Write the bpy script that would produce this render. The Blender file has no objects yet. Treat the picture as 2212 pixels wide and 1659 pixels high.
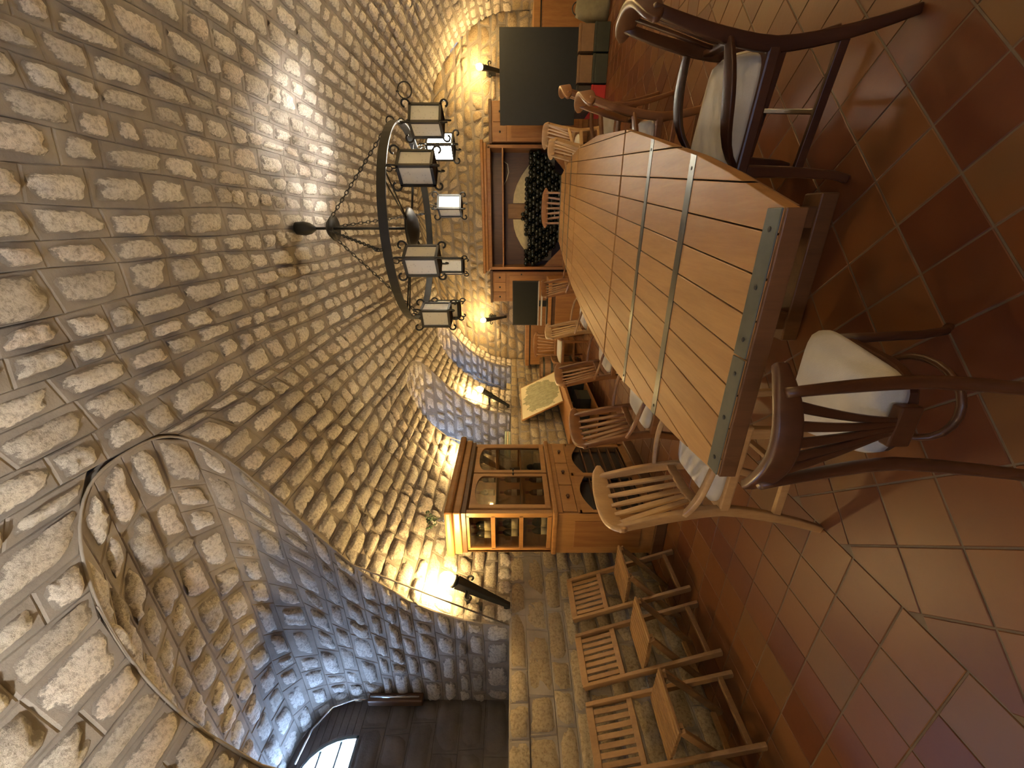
import bpy, math, random
import numpy as np
from mathutils import Vector, Matrix

random.seed(7)
rng = np.random.default_rng(7)
scene = bpy.context.scene
COL = scene.collection
PI = math.pi

# ------------------------------------------------------------------ camera
FPX, YAW, EYE = 831.0, math.radians(23), 1.28
FWD = Vector((-math.sin(YAW), math.cos(YAW), 0))
RGT = Vector((math.cos(YAW), math.sin(YAW), 0))
UPV = Vector((0, 0, 1))
cd = bpy.data.cameras.new('camera')
cd.sensor_fit = 'HORIZONTAL'
cd.sensor_width = 36.0
cd.lens = FPX / 2212.0 * 36.0
cd.clip_start = 0.02
cam = bpy.data.objects.new('camera', cd)
COL.objects.link(cam)
m = Matrix((-UPV, RGT, -FWD)).transposed().to_4x4()      # the phone was held upright, the frame lies on its side
m.translation = (0, 0, EYE)
cam.matrix_world = m
scene.camera = cam

# ------------------------------------------------------------------ light
world = bpy.data.worlds.new('world')
scene.world = world
world.use_nodes = True
bg = world.node_tree.nodes['Background']
bg.inputs[0].default_value = (0.42, 0.62, 1.0, 1)
bg.inputs[1].default_value = 34.0
scene.view_settings.view_transform = 'Standard'
scene.view_settings.look = 'None'
scene.view_settings.gamma = 1.0
scene.view_settings.exposure = 1.2
scene.view_settings.use_curve_mapping = False
SCONCE = 265.0
LANTERN = 3200.0
BOWL_FILL = 2500.0  # strength of the added fill bowls

# ------------------------------------------------------------------ materials
MATS = {}


def newmat(name):
    mt = bpy.data.materials.new(name)
    mt.use_nodes = True
    nt = mt.node_tree
    b = nt.nodes['Principled BSDF']
    MATS[name] = mt
    return mt, nt, b


def nd(nt, kind, **kw):
    n = nt.nodes.new(kind)
    for k, v in kw.items():
        if k in n.inputs.keys():
            n.inputs[k].default_value = v
        else:
            setattr(n, k, v)
    return n


def ramp(nt, fac, stops):
    r = nt.nodes.new('ShaderNodeValToRGB')
    el = r.color_ramp.elements
    while len(el) < len(stops):
        el.new(0.5)
    for e, (p, c) in zip(el, stops):
        e.position = p
        e.color = (*c, 1) if len(c) == 3 else c
    if fac is not None:
        nt.links.new(fac, r.inputs[0])
    return r


def coords(nt, scale=(1, 1, 1), world_pos=False):
    mp = nt.nodes.new('ShaderNodeMapping')
    mp.inputs['Scale'].default_value = scale
    if world_pos:
        g = nt.nodes.new('ShaderNodeNewGeometry')
        nt.links.new(g.outputs['Position'], mp.inputs[0])
    else:
        t = nt.nodes.new('ShaderNodeTexCoord')
        nt.links.new(t.outputs['Object'], mp.inputs[0])
    return mp.outputs[0]


def noise(nt, vec, scale, detail=4, rough=0.6):
    n = nt.nodes.new('ShaderNodeTexNoise')
    n.inputs['Scale'].default_value = scale
    n.inputs['Detail'].default_value = detail
    n.inputs['Roughness'].default_value = rough
    nt.links.new(vec, n.inputs['Vector'])
    return n.outputs[0]


def bump(nt, b, h, strength=0.4, dist=0.01):
    bp = nt.nodes.new('ShaderNodeBump')
    bp.inputs['Strength'].default_value = strength
    bp.inputs['Distance'].default_value = dist
    nt.links.new(h, bp.inputs['Height'])
    nt.links.new(bp.outputs[0], b.inputs['Normal'])


def mixc(nt, fac, a, b):
    n = nt.nodes.new('ShaderNodeMix')
    n.data_type = 'RGBA'
    for s, v in ((0, fac), (6, a), (7, b)):
        if hasattr(v, 'is_linked'):
            nt.links.new(v, n.inputs[s])
        else:
            n.inputs[s].default_value = v if s == 0 else (*v, 1)
    return n.outputs[2]


def math_(nt, op, a, b=None, c=None):
    n = nt.nodes.new('ShaderNodeMath')
    n.operation = op
    for i, v in enumerate((a, b, c)):
        if v is None:
            continue
        if hasattr(v, 'is_linked'):
            nt.links.new(v, n.inputs[i])
        else:
            n.inputs[i].default_value = v
    return n.outputs[0]


def attr(nt, name):
    a = nt.nodes.new('ShaderNodeAttribute')
    a.attribute_name = name
    return a.outputs['Fac']


MORT = (0.30, 0.265, 0.228)


def stone_mat(name, cols, mort=MORT, smear=0.5):
    mt, nt, b = newmat(name)
    v = coords(nt, world_pos=True)
    n1 = noise(nt, v, 9, 5)
    n2 = noise(nt, v, 55, 6, 0.75)
    tone = attr(nt, 'tone')
    t = math_(nt, 'ADD', math_(nt, 'MULTIPLY', tone, 0.7), math_(nt, 'MULTIPLY', n1, 0.3))
    k = len(cols) - 1
    base = ramp(nt, t, [(i / k * 0.8 + 0.1, c) for i, c in enumerate(cols)]).outputs[0]
    dark = ramp(nt, n2, [(0.38, (0.36, 0.32, 0.28)), (0.54, (1, 1, 1))]).outputs[0]
    mm = nt.nodes.new('ShaderNodeMix')
    mm.data_type = 'RGBA'
    mm.blend_type = 'MULTIPLY'
    mm.inputs[0].default_value = 0.62
    nt.links.new(base, mm.inputs[6])
    nt.links.new(dark, mm.inputs[7])
    hg = attr(nt, 'hgt')
    n3 = noise(nt, v, 30, 5, 0.7)
    e = math_(nt, 'ADD', hg, math_(nt, 'MULTIPLY', math_(nt, 'SUBTRACT', n3, 0.5), 2.1))
    f = ramp(nt, e, [(smear - 0.14, (0, 0, 0)), (smear + 0.06, (1, 1, 1))]).outputs[0]
    col = mixc(nt, f, mort, mm.outputs[2])
    nt.links.new(col, b.inputs['Base Color'])
    b.inputs['Roughness'].default_value = 0.92
    b.inputs['Specular IOR Level'].default_value = 0.2
    hh = math_(nt, 'ADD', n2, math_(nt, 'MULTIPLY', noise(nt, v, 24, 6, 0.75), 1.4))
    bump(nt, b, hh, 0.9, 0.02)
    return mt


def mortar_mat(name, c, c2):
    mt, nt, b = newmat(name)
    v = coords(nt, world_pos=True)
    n1 = noise(nt, v, 4, 5)
    col = ramp(nt, n1, [(0.3, c2), (0.65, c)]).outputs[0]
    nt.links.new(col, b.inputs['Base Color'])
    b.inputs['Roughness'].default_value = 0.95
    b.inputs['Specular IOR Level'].default_value = 0.15
    bump(nt, b, noise(nt, v, 40, 6, 0.7), 0.5, 0.008)
    return mt


stone_mat('vault_stone', [(0.54, 0.485, 0.41), (0.70, 0.645, 0.56), (0.82, 0.765, 0.68), (0.72, 0.62, 0.52)])
stone_mat('ashlar_stone', [(0.36, 0.28, 0.18), (0.46, 0.37, 0.24), (0.54, 0.45, 0.31)], smear=0.16)
stone_mat('rubble_stone', [(0.42, 0.32, 0.20), (0.56, 0.45, 0.30), (0.64, 0.54, 0.40)], smear=0.36)
mortar_mat('mortar', MORT, (0.20, 0.172, 0.144))
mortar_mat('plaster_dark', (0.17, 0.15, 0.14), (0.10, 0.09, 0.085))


def wood(name, c1, c2, scale=(3, 3, 0.6), rough=0.45, dens=9, coat=0.0):
    mt, nt, b = newmat(name)
    v = coords(nt, scale)
    n1 = noise(nt, v, dens, 8, 0.65)
    n2 = noise(nt, v, dens * 5, 4, 0.6)
    oi = nt.nodes.new('ShaderNodeObjectInfo')
    rv = math_(nt, 'MULTIPLY', math_(nt, 'SUBTRACT', oi.outputs['Random'], 0.5), 0.25)
    t = math_(nt, 'ADD', math_(nt, 'ADD', math_(nt, 'MULTIPLY', n1, 0.75), math_(nt, 'MULTIPLY', n2, 0.25)), rv)
    col = ramp(nt, t, [(0.32, c1), (0.68, c2)]).outputs[0]
    nt.links.new(col, b.inputs['Base Color'])
    b.inputs['Roughness'].default_value = rough
    b.inputs['Coat Weight'].default_value = coat
    b.inputs['Coat Roughness'].default_value = 0.25
    bump(nt, b, n2, 0.12, 0.003)
    return mt


wood('table_oak', (0.225, 0.104, 0.029), (0.335, 0.178, 0.058), (5, 0.45, 5), 0.5, 6)
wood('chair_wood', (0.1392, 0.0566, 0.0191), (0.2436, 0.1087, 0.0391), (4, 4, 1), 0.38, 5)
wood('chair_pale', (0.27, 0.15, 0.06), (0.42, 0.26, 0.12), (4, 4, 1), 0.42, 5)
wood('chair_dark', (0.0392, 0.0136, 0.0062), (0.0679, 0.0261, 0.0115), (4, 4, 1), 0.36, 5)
wood('fold_wood', (0.1740, 0.0914, 0.0322), (0.2784, 0.1566, 0.0592), (4, 4, 1), 0.5, 5)
wood('cabinet_wood', (0.2349, 0.1001, 0.0305), (0.3741, 0.1783, 0.0566), (5, 5, 0.5), 0.42, 5)
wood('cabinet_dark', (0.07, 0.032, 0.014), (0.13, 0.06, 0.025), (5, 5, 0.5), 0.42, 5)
wood('vitrine_wood', (0.25, 0.115, 0.034), (0.37, 0.19, 0.062), (5, 5, 0.5), 0.4, 5)
wood('barrel_wood', (0.16, 0.085, 0.04), (0.28, 0.16, 0.08), (5, 5, 0.6), 0.6, 5)


def plain(name, c, rough=0.5, metal=0.0, **kw):
    mt, nt, b = newmat(name)
    v = coords(nt)
    n1 = noise(nt, v, 18, 4)
    lo = tuple(x * 0.78 for x in c)
    nt.links.new(ramp(nt, n1, [(0.3, lo), (0.7, c)]).outputs[0], b.inputs['Base Color'])
    b.inputs['Roughness'].default_value = rough
    b.inputs['Metallic'].default_value = metal
    for k, x in kw.items():
        b.inputs[k].default_value = x
    return mt


plain('iron', (0.010, 0.010, 0.009), 0.55, 0.0)
plain('torch_black', (0.012, 0.014, 0.012), 0.55)
plain('steel', (0.12, 0.12, 0.105), 0.36, 0.8)
plain('steel_plate', (0.10, 0.105, 0.09), 0.5, 0.6)
plain('silver', (0.55, 0.55, 0.54), 0.3, 0.3)
plain('chrome', (0.8, 0.8, 0.8), 0.15, 1.0)
plain('black_plastic', (0.008, 0.008, 0.008), 0.3)
plain('screen', (0.003, 0.004, 0.003), 0.5, **{'Specular IOR Level': 0.3})
plain('slate', (0.008, 0.0105, 0.0155), 0.5, **{'Specular IOR Level': 0.3})
plain('bottle_glass', (0.008, 0.011, 0.007), 0.12)
plain('bottle_label', (0.62, 0.58, 0.45), 0.7)
plain('foil', (0.16, 0.02, 0.02), 0.35, 0.3)
plain('box_brown', (0.17, 0.095, 0.045), 0.8)
plain('box_green', (0.022, 0.026, 0.016), 0.6)
plain('box_red', (0.38, 0.012, 0.012), 0.5)
plain('box_black', (0.02, 0.014, 0.01), 0.6)
plain('paper', (0.62, 0.55, 0.38), 0.8)
plain('book_green', (0.30, 0.36, 0.27), 0.7)
plain('book_cream', (0.55, 0.47, 0.28), 0.7)
plain('white_wire', (0.7, 0.68, 0.6), 0.5)
plain('cloth_grey', (0.17, 0.15, 0.10), 0.9)
plain('leaf', (0.035, 0.06, 0.025), 0.6)
plain('grout', (0.12, 0.088, 0.058), 0.9)
plain('pewter', (0.05, 0.045, 0.04), 0.4, 0.4)
plain('window_frame', (0.16, 0.20, 0.20), 0.5)


def fabric():
    mt, nt, b = newmat('cushion')
    v = coords(nt)
    n = noise(nt, v, 6, 5)
    nt.links.new(ramp(nt, n, [(0.3, (0.43, 0.40, 0.345)), (0.7, (0.56, 0.53, 0.475))]).outputs[0], b.inputs['Base Color'])
    b.inputs['Roughness'].default_value = 0.9
    b.inputs['Sheen Weight'].default_value = 0.2
    bump(nt, b, noise(nt, v, 300, 2), 0.3, 0.002)


fabric()


def tile_mat():
    mt, nt, b = newmat('terracotta')
    v = coords(nt, world_pos=True)
    n1 = noise(nt, v, 5, 5)
    tone = attr(nt, 'tone')
    t = math_(nt, 'ADD', math_(nt, 'MULTIPLY', tone, 0.65), math_(nt, 'MULTIPLY', n1, 0.35))
    col = ramp(nt, t, [(0.15, (0.073, 0.020, 0.009)), (0.45, (0.106, 0.036, 0.011)), (0.7, (0.122, 0.048, 0.015)),
                       (0.9, (0.105, 0.055, 0.023))]).outputs[0]
    nt.links.new(col, b.inputs['Base Color'])
    b.inputs['Roughness'].default_value = 0.42
    b.inputs['Specular IOR Level'].default_value = 0.32
    bump(nt, b, noise(nt, v, 14, 4), 0.15, 0.006)


tile_mat()


def map_mat():
    mt, nt, b = newmat('map_print')
    v = coords(nt, (1, 1, 1))
    n = noise(nt, v, 3.2, 6, 0.62)
    sep = nt.nodes.new('ShaderNodeSeparateXYZ')
    nt.links.new(v, sep.inputs[0])
    # land mass: distance from the middle of the sheet, broken by noise
    dx = math_(nt, 'MULTIPLY', math_(nt, 'ADD', sep.outputs[0], 0.02), 1.2)
    dy = math_(nt, 'MULTIPLY', math_(nt, 'ADD', sep.outputs[2], -0.33), 2.0)
    d = math_(nt, 'SQRT', math_(nt, 'ADD', math_(nt, 'MULTIPLY', dx, dx), math_(nt, 'MULTIPLY', dy, dy)))
    e = math_(nt, 'ADD', d, math_(nt, 'MULTIPLY', math_(nt, 'SUBTRACT', n, 0.5), 1.5))
    land = ramp(nt, noise(nt, v, 14, 5), [(0.35, (0.20, 0.20, 0.11)), (0.65, (0.34, 0.33, 0.20))]).outputs[0]
    f = ramp(nt, e, [(0.60, (0, 0, 0)), (0.63, (1, 1, 1))]).outputs[0]
    nt.links.new(mixc(nt, f, land, (0.62, 0.55, 0.37)), b.inputs['Base Color']) if False else None
    mx = nt.nodes.new('ShaderNodeMix')
    mx.data_type = 'RGBA'
    nt.links.new(f, mx.inputs[0])
    nt.links.new(land, mx.inputs[6])
    mx.inputs[7].default_value = (0.62, 0.55, 0.37, 1)
    nt.links.new(mx.outputs[2], b.inputs['Base Color'])
    b.inputs['Roughness'].default_value = 0.6


map_mat()


def glass_mat(name, tint, gloss=0.08, rough=0.03):
    mt, nt, b = newmat(name)
    nt.nodes.remove(b)
    out = nt.nodes['Material Output']
    tr = nd(nt, 'ShaderNodeBsdfTransparent')
    tr.inputs[0].default_value = (*tint, 1)
    gl = nd(nt, 'ShaderNodeBsdfGlossy')
    gl.inputs['Roughness'].default_value = rough
    mx = nd(nt, 'ShaderNodeMixShader')
    mx.inputs[0].default_value = gloss
    nt.links.new(tr.outputs[0], mx.inputs[1])
    nt.links.new(gl.outputs[0], mx.inputs[2])
    nt.links.new(mx.outputs[0], out.inputs[0])


glass_mat('pane_glass', (0.95, 0.97, 1.0))
glass_mat('vitrine_glass', (0.80, 0.78, 0.72), 0.10)


def milk(name, c, em=0.0):
    mt, nt, b = newmat(name)
    out = nt.nodes['Material Output']
    v = coords(nt)
    vo = nt.nodes.new('ShaderNodeTexVoronoi')
    vo.inputs['Scale'].default_value = 45
    nt.links.new(v, vo.inputs['Vector'])
    col = ramp(nt, vo.outputs['Distance'], [(0.12, tuple(x * 0.8 for x in c)), (0.3, c)]).outputs[0]
    nt.links.new(col, b.inputs['Base Color'])
    b.inputs['Roughness'].default_value = 0.3
    tl = nd(nt, 'ShaderNodeBsdfTranslucent')
    nt.links.new(col, tl.inputs[0])
    mx = nd(nt, 'ShaderNodeMixShader')
    mx.inputs[0].default_value = 0.5
    nt.links.new(b.outputs[0], mx.inputs[1])
    nt.links.new(tl.outputs[0], mx.inputs[2])
    nt.links.new(mx.outputs[0], out.inputs[0])
    if em:
        b.inputs['Emission Color'].default_value = (1.0, 0.93, 0.80, 1)
        b.inputs['Emission Strength'].default_value = em


milk('milk_glass', (0.90, 0.89, 0.83))
milk('milk_glass_lit', (0.8, 0.76, 0.66), 70.0)


def emit(name, c, s):
    mt, nt, b = newmat(name)
    nt.nodes.remove(b)
    e = nd(nt, 'ShaderNodeEmission')
    e.inputs[0].default_value = (*c, 1)
    e.inputs[1].default_value = s
    nt.links.new(e.outputs[0], nt.nodes['Material Output'].inputs[0])


emit('bulb_warm', (1.0, 0.67, 0.26), SCONCE)
emit('bulb_fill', (1.0, 0.95, 0.86), BOWL_FILL)
emit('bulb_lantern', (1.0, 0.95, 0.86), LANTERN)


# ------------------------------------------------------------------ mesh helpers
class MB:
    def __init__(s):
        s.v, s.f, s.sm = [], [], []

    def add(s, vs, fs, smooth=False):
        o = len(s.v)
        s.v += [tuple(p) for p in vs]
        s.f += [tuple(i + o for i in q) for q in fs]
        s.sm += [smooth] * len(fs)
        return s

    def box(s, c, d, rot=None):
        x, y, z = (q / 2 for q in d)
        vs = [Vector((i, j, k)) for i in (-x, x) for j in (-y, y) for k in (-z, z)]
        if rot is not None:
            vs = [rot @ q for q in vs]
        vs = [q + Vector(c) for q in vs]
        return s.add(vs, [(0, 1, 3, 2), (4, 6, 7, 5), (0, 4, 5, 1), (2, 3, 7, 6), (0, 2, 6, 4), (1, 5, 7, 3)])

    def bx(s, x0, x1, y0, y1, z0, z1):
        return s.box(((x0 + x1) / 2, (y0 + y1) / 2, (z0 + z1) / 2), (abs(x1 - x0), abs(y1 - y0), abs(z1 - z0)))

    def beam(s, p, q, w, h, side=(1, 0, 0), w2=None, h2=None):
        p, q = Vector(p), Vector(q)
        return s.ribbon([p, q], [side, side], [w, w2 or w], [h, h2 or h])

    def ribbon(s, pts, sides, ws, ts, smooth=False):
        """rectangular section swept along pts; side = direction of the width"""
        pts = [Vector(p) for p in pts]
        n = len(pts)
        if not isinstance(ws, (list, tuple)):
            ws = [ws] * n
        if not isinstance(ts, (list, tuple)):
            ts = [ts] * n
        if not isinstance(sides, list):
            sides = [sides] * n
        vs = []
        for i, p in enumerate(pts):
            t = (pts[min(i + 1, n - 1)] - pts[max(i - 1, 0)]).normalized()
            a = Vector(sides[i])
            a = (a - t * a.dot(t)).normalized()
            b = t.cross(a)
            for sa, sb in ((-1, -1), (1, -1), (1, 1), (-1, 1)):
                vs.append(p + a * (sa * ws[i] / 2) + b * (sb * ts[i] / 2))
        fs = [(3, 2, 1, 0), tuple(4 * (n - 1) + k for k in range(4))]
        for i in range(n - 1):
            for k in range(4):
                a, b = 4 * i + k, 4 * i + (k + 1) % 4
                fs.append((a, b, b + 4, a + 4))
        return s.add(vs, fs, smooth)

    def tube(s, pts, r, n=8, closed=False):
        pts = [Vector(p) for p in pts]
        m_ = len(pts)
        rs = r if isinstance(r, (list, tuple)) else [r] * m_
        vs, a = [], None
        for i, p in enumerate(pts):
            if closed:
                t = (pts[(i + 1) % m_] - pts[i - 1]).normalized()
            else:
                t = (pts[min(i + 1, m_ - 1)] - pts[max(i - 1, 0)]).normalized()
            if a is None:
                a = Vector((0, 0, 1)) if abs(t.z) < 0.9 else Vector((1, 0, 0))
            a = (a - t * a.dot(t)).normalized()
            b = t.cross(a)
            for k in range(n):
                an = 2 * PI * k / n
                vs.append(p + (a * math.cos(an) + b * math.sin(an)) * rs[i])
        fs = []
        for i in range(m_ if closed else m_ - 1):
            for k in range(n):
                j = (i + 1) % m_
                fs.append((i * n + k, i * n + (k + 1) % n, j * n + (k + 1) % n, j * n + k))
        if not closed:
            fs.append(tuple(reversed(range(n))))
            fs.append(tuple((m_ - 1) * n + k for k in range(n)))
        return s.add(vs, fs, True)

    def lathe(s, prof, n=20, c=(0, 0, 0), rot=None):
        vs = []
        for r, z in prof:
            for k in range(n):
                an = 2 * PI * k / n
                q = Vector((r * math.cos(an), r * math.sin(an), z))
                if rot is not None:
                    q = rot @ q
                vs.append(q + Vector(c))
        fs = []
        for i in range(len(prof) - 1):
            for k in range(n):
                a, b = i * n + k, i * n + (k + 1) % n
                fs.append((a, b, b + n, a + n))
        fs.append(tuple(reversed(range(n))))
        fs.append(tuple((len(prof) - 1) * n + k for k in range(n)))
        return s.add(vs, fs, True)

    def prism(s, poly, lo, hi, fn=None):
        """poly: 2-D outline (ccw), lo/hi: extrusion; fn(x, y, h) -> point"""
        fn = fn or (lambda x, y, h: (x, y, h))
        n = len(poly)
        vs = [fn(x, y, lo) for x, y in poly] + [fn(x, y, hi) for x, y in poly]
        fs = [tuple(reversed(range(n))), tuple(range(n, 2 * n))]
        fs += [(i, (i + 1) % n, n + (i + 1) % n, n + i) for i in range(n)]
        return s.add(vs, fs)

    def build(s, name, mat, parent=None, bevel=0.0, loc=None, smooth=None):
        me = bpy.data.meshes.new(name)
        me.from_pydata(s.v, [], s.f)
        me.polygons.foreach_set('use_smooth', s.sm if smooth is None else [smooth] * len(s.f))
        me.materials.append(MATS[mat])
        me.update()
        o = bpy.data.objects.new(name, me)
        COL.objects.link(o)
        if loc is not None:
            o.location = loc
        if parent is not None:
            o.parent = parent
        if bevel:
            b = o.modifiers.new('bevel', 'BEVEL')
            b.width = bevel
            b.segments = 2
            b.limit_method = 'ANGLE'
            b.angle_limit = math.radians(40)
        return o


def tag(o, label=None, cat=None, group=None, kind=None):
    for k, v in (('label', label), ('category', cat), ('group', group), ('kind', kind)):
        if v:
            o[k] = v
    return o


def thing(name, label, cat, loc=(0, 0, 0), rz=0.0, group=None, scale=None):
    o = bpy.data.objects.new(name, None)
    o.empty_display_size = 0.1
    COL.objects.link(o)
    o.location = loc
    o.rotation_euler = (0, 0, rz)
    if scale:
        o.scale = scale
    return tag(o, label, cat, group)


def copy_tree(o, parent=None):
    c = o.copy()
    COL.objects.link(c)
    c.parent = parent
    for ch in list(o.children):
        copy_tree(ch, c)
    return c


def remat(root, mp):
    """give a copied thing its own meshes in another wood"""
    for o in root.children_recursive:
        if o.type == 'MESH' and o.data.materials[0].name in mp:
            o.data = o.data.copy()
            o.data.materials[0] = MATS[mp[o.data.materials[0].name]]


def arc(c, r, a0, a1, n, ax=(1, 0, 0), ay=(0, 0, 1)):
    c, ax, ay = Vector(c), Vector(ax), Vector(ay)
    return [c + ax * (r * math.cos(a0 + (a1 - a0) * i / n)) + ay * (r * math.sin(a0 + (a1 - a0) * i / n)) for i in range(n + 1)]


def scroll(c, r, a0, turns, ax, ay, n=14, end=0.3):
    c, ax, ay = Vector(c), Vector(ax), Vector(ay)
    out = []
    for i in range(n + 1):
        t = i / n
        a = a0 + turns * 2 * PI * t
        q = r * (1 - (1 - end) * t)
        out.append(c + ax * (q * math.cos(a)) + ay * (q * math.sin(a)))
    return out


# ------------------------------------------------------------------ the room: sizes
XC, VA, ZS, VB = 0.15, 3.03, 1.28, 1.845       # barrel vault: centre line, half span, springing, rise
XL, XR = XC - VA, XC + VA
YB, YF = 8.22, -2.6                            # back and front walls
XN = -3.85                                     # outer face of the window niches
SILL = 1.30
NICHES = [(1.465, 0.545, 2.41, 3.00), (4.92, 0.63, 2.12, 2.69), (7.12, 0.63, 2.12, 2.69)]   # centre, half width, springing, crown


def view(pts):
    """rough size in the photograph: used to choose which stones are built as pieces of their own"""
    d = pts - np.array([0, 0, EYE])
    z = d @ np.array(FWD)
    u = d @ np.array(RGT)
    w = d[:, 2]
    ok = z > 0.15
    z = np.maximum(z, 0.15)
    ok &= (np.abs(u / z) < 830 / FPX) & (np.abs(w / z) < 1106 / FPX)
    return np.where(ok, 1.0, 0.0) / (z * z), ok


class Heap:
    """collects pieces of a masonry surface"""

    def __init__(s):
        s.items = []

    def add(s, v, f, tone, hgt):
        s.items.append((v, f, tone, hgt))

    def emit(s, name, stuff_name, mat, parent, limit=300):
        cen = np.array([it[0].mean(0) for it in s.items])
        size = np.array([np.linalg.norm(np.ptp(it[0], axis=0)) ** 2 for it in s.items])
        sc, ok = view(cen)
        sc = sc * size
        order = np.argsort(-sc)
        solo = [i for i in order[:limit] if ok[i]]
        rest = [i for i in range(len(s.items)) if i not in set(solo)]
        for i in solo:
            v, f, tone, hgt = s.items[i]
            c = v.mean(0)
            piece_mesh(name, v - c, f, np.full(len(v), tone), hgt, mat, parent, tuple(c))
        if rest:
            vs, fs, ts, hs, n = [], [], [], [], 0
            for i in rest:
                v, f, tone, hgt = s.items[i]
                vs.append(v)
                fs += [tuple(k + n for k in q) for q in f]
                ts.append(np.full(len(v), tone))
                hs.append(hgt)
                n += len(v)
            hh = None if hs[0] is None else np.concatenate(hs)
            o = piece_mesh(stuff_name, np.concatenate(vs), fs, np.concatenate(ts), hh, mat, parent, (0, 0, 0))
            o['kind'] = 'stuff'
        return len(solo), len(rest)


def piece_mesh(name, v, f, tone, hgt, mat, parent, loc):
    me = bpy.data.meshes.new(name)
    me.from_pydata(v.tolist(), [], f)
    me.polygons.foreach_set('use_smooth', [hgt is not None] * len(f))
    a = me.attributes.new('tone', 'FLOAT', 'POINT')
    a.data.foreach_set('value', np.asarray(tone, dtype=np.float32))
    if hgt is not None:
        a = me.attributes.new('hgt', 'FLOAT', 'POINT')
        a.data.foreach_set('value', np.asarray(hgt, dtype=np.float32))
    me.materials.append(MATS[mat])
    o = bpy.data.objects.new(name, me)
    COL.objects.link(o)
    o.location = loc
    o.parent = parent
    return o


NU, NV = 9, 6
_p, _q = np.meshgrid(np.linspace(-1, 1, NU), np.linspace(-1, 1, NV))
_p, _q = _p.ravel(), _q.ravel()
_ang = np.arctan2(_q, _p)
GRIDF = [(j * NU + i, j * NU + i + 1, (j + 1) * NU + i + 1, (j + 1) * NU + i) for j in range(NV - 1) for i in range(NU - 1)]


def masonry(heap, mortar, mapf, rows, lens=(0.16, 0.38), gap=(0.007, 0.028), hm=(0.012, 0.03), wig=0.012, expo=5.0,
            stone_from=None, rough=0.004, lean=0.25):
    """rows: (a0, a1, index, [(b00, b10, b01, b11)...]); a and b are metres on the surface"""
    for a0, a1, idx, ivs in rows:
        def w0(b, i=idx):
            return wig * (math.sin(b * 2.3 + i * 1.7) + 0.6 * math.sin(b * 5.7 + i * 2.9))

        def w1(b, i=idx + 1):
            return wig * (math.sin(b * 2.3 + i * 1.7) + 0.6 * math.sin(b * 5.7 + i * 2.9))
        for b00, b10, b01, b11 in ivs:
            ln = max(abs(b10 - b00), abs(b11 - b01))
            if ln < 0.03:
                continue
            ts = [0.0]
            hgt_ = a1 - a0
            while ts[-1] < 1:
                ts.append(ts[-1] + random.uniform(*lens) * (0.7 + 0.3 * hgt_ / 0.16) / ln)
            if len(ts) > 2 and (1 - ts[-2]) * ln < lens[0] * 0.75:
                ts.pop(-2)
            ts[-1] = 1.0
            lj = [0.0] + [random.uniform(-lean, lean) * hgt_ for _ in ts[1:-1]] + [0.0]
            for k in range(len(ts) - 1):
                c = []
                for t, j in ((ts[k], lj[k]), (ts[k + 1], lj[k + 1])):
                    bb = b00 + (b10 - b00) * t - j / 2
                    bt = b01 + (b11 - b01) * t + j / 2
                    c.append(((a0 + w0(bb), bb), (a1 + w1(bt), bt)))
                (p00, p01), (p10, p11) = c           # p[b][a]
                quad = np.array([p00, p10, p11, p01])
                cen = quad.mean(0)
                # mortar cell with a scored joint around it
                d = cen - quad
                inner = quad + d / np.maximum(np.linalg.norm(d, axis=1, keepdims=True), 1e-6) * min(0.010, 0.3 * np.linalg.norm(d, axis=1).min())
                pts = np.concatenate([mapf(quad[:, 0], quad[:, 1], np.full(4, -0.005)), mapf(inner[:, 0], inner[:, 1], np.zeros(4))])
                mortar.add(pts.tolist(), [(0, 1, 5, 4), (1, 2, 6, 5), (2, 3, 7, 6), (3, 0, 4, 7), (4, 5, 6, 7)])
                if stone_from is not None and not stone_from(cen):
                    continue
                if abs(p10[1] - p00[1]) < 0.06 and abs(p11[1] - p01[1]) < 0.06:
                    continue
                L = 0.5 * (abs(p10[1] - p00[1]) + abs(p11[1] - p01[1]))
                gap_ = gap(cen) if callable(gap) else gap
                gx = [min(random.uniform(*gap_), 0.3 * L) / max(L, 0.05) for _ in range(2)]
                gy = [min(random.uniform(*gap_), 0.28 * hgt_) / hgt_ for _ in range(2)]
                u = gx[0] + (_p + 1) / 2 * (1 - gx[0] - gx[1])
                v = gy[0] + (_q + 1) / 2 * (1 - gy[0] - gy[1])
                A = (1 - v) * ((1 - u) * p00[0] + u * p10[0]) + v * ((1 - u) * p01[0] + u * p11[0])
                B = (1 - v) * ((1 - u) * p00[1] + u * p10[1]) + v * ((1 - u) * p01[1] + u * p11[1])
                r = (np.abs(_p) ** expo + np.abs(_q) ** expo) ** (1 / expo)
                ph = rng.uniform(0, 6.28, 3)
                r = r * (1 + 0.09 * np.sin(2 * _ang + ph[0]) + 0.08 * np.sin(3 * _ang + ph[1]) + 0.06 * np.sin(5 * _ang + ph[2]))
                e = np.clip((1.0 - r) / 0.36, 0, 1)
                e = e * e * (3 - 2 * e)
                top = random.uniform(*hm)
                h = -0.006 + (top + 0.006) * e + rng.normal(0, rough, len(e)) * e
                heap.add(mapf(A, B, h), GRIDF, random.random(), e)


# vault surface: a = arc length from the left springing
_t = np.linspace(PI, 0, 1200)
_vx, _vz = XC + VA * np.cos(_t), ZS + VB * np.sin(_t)
_vs = np.concatenate([[0], np.cumsum(np.hypot(np.diff(_vx), np.diff(_vz)))])
ARC = _vs[-1]


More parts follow.
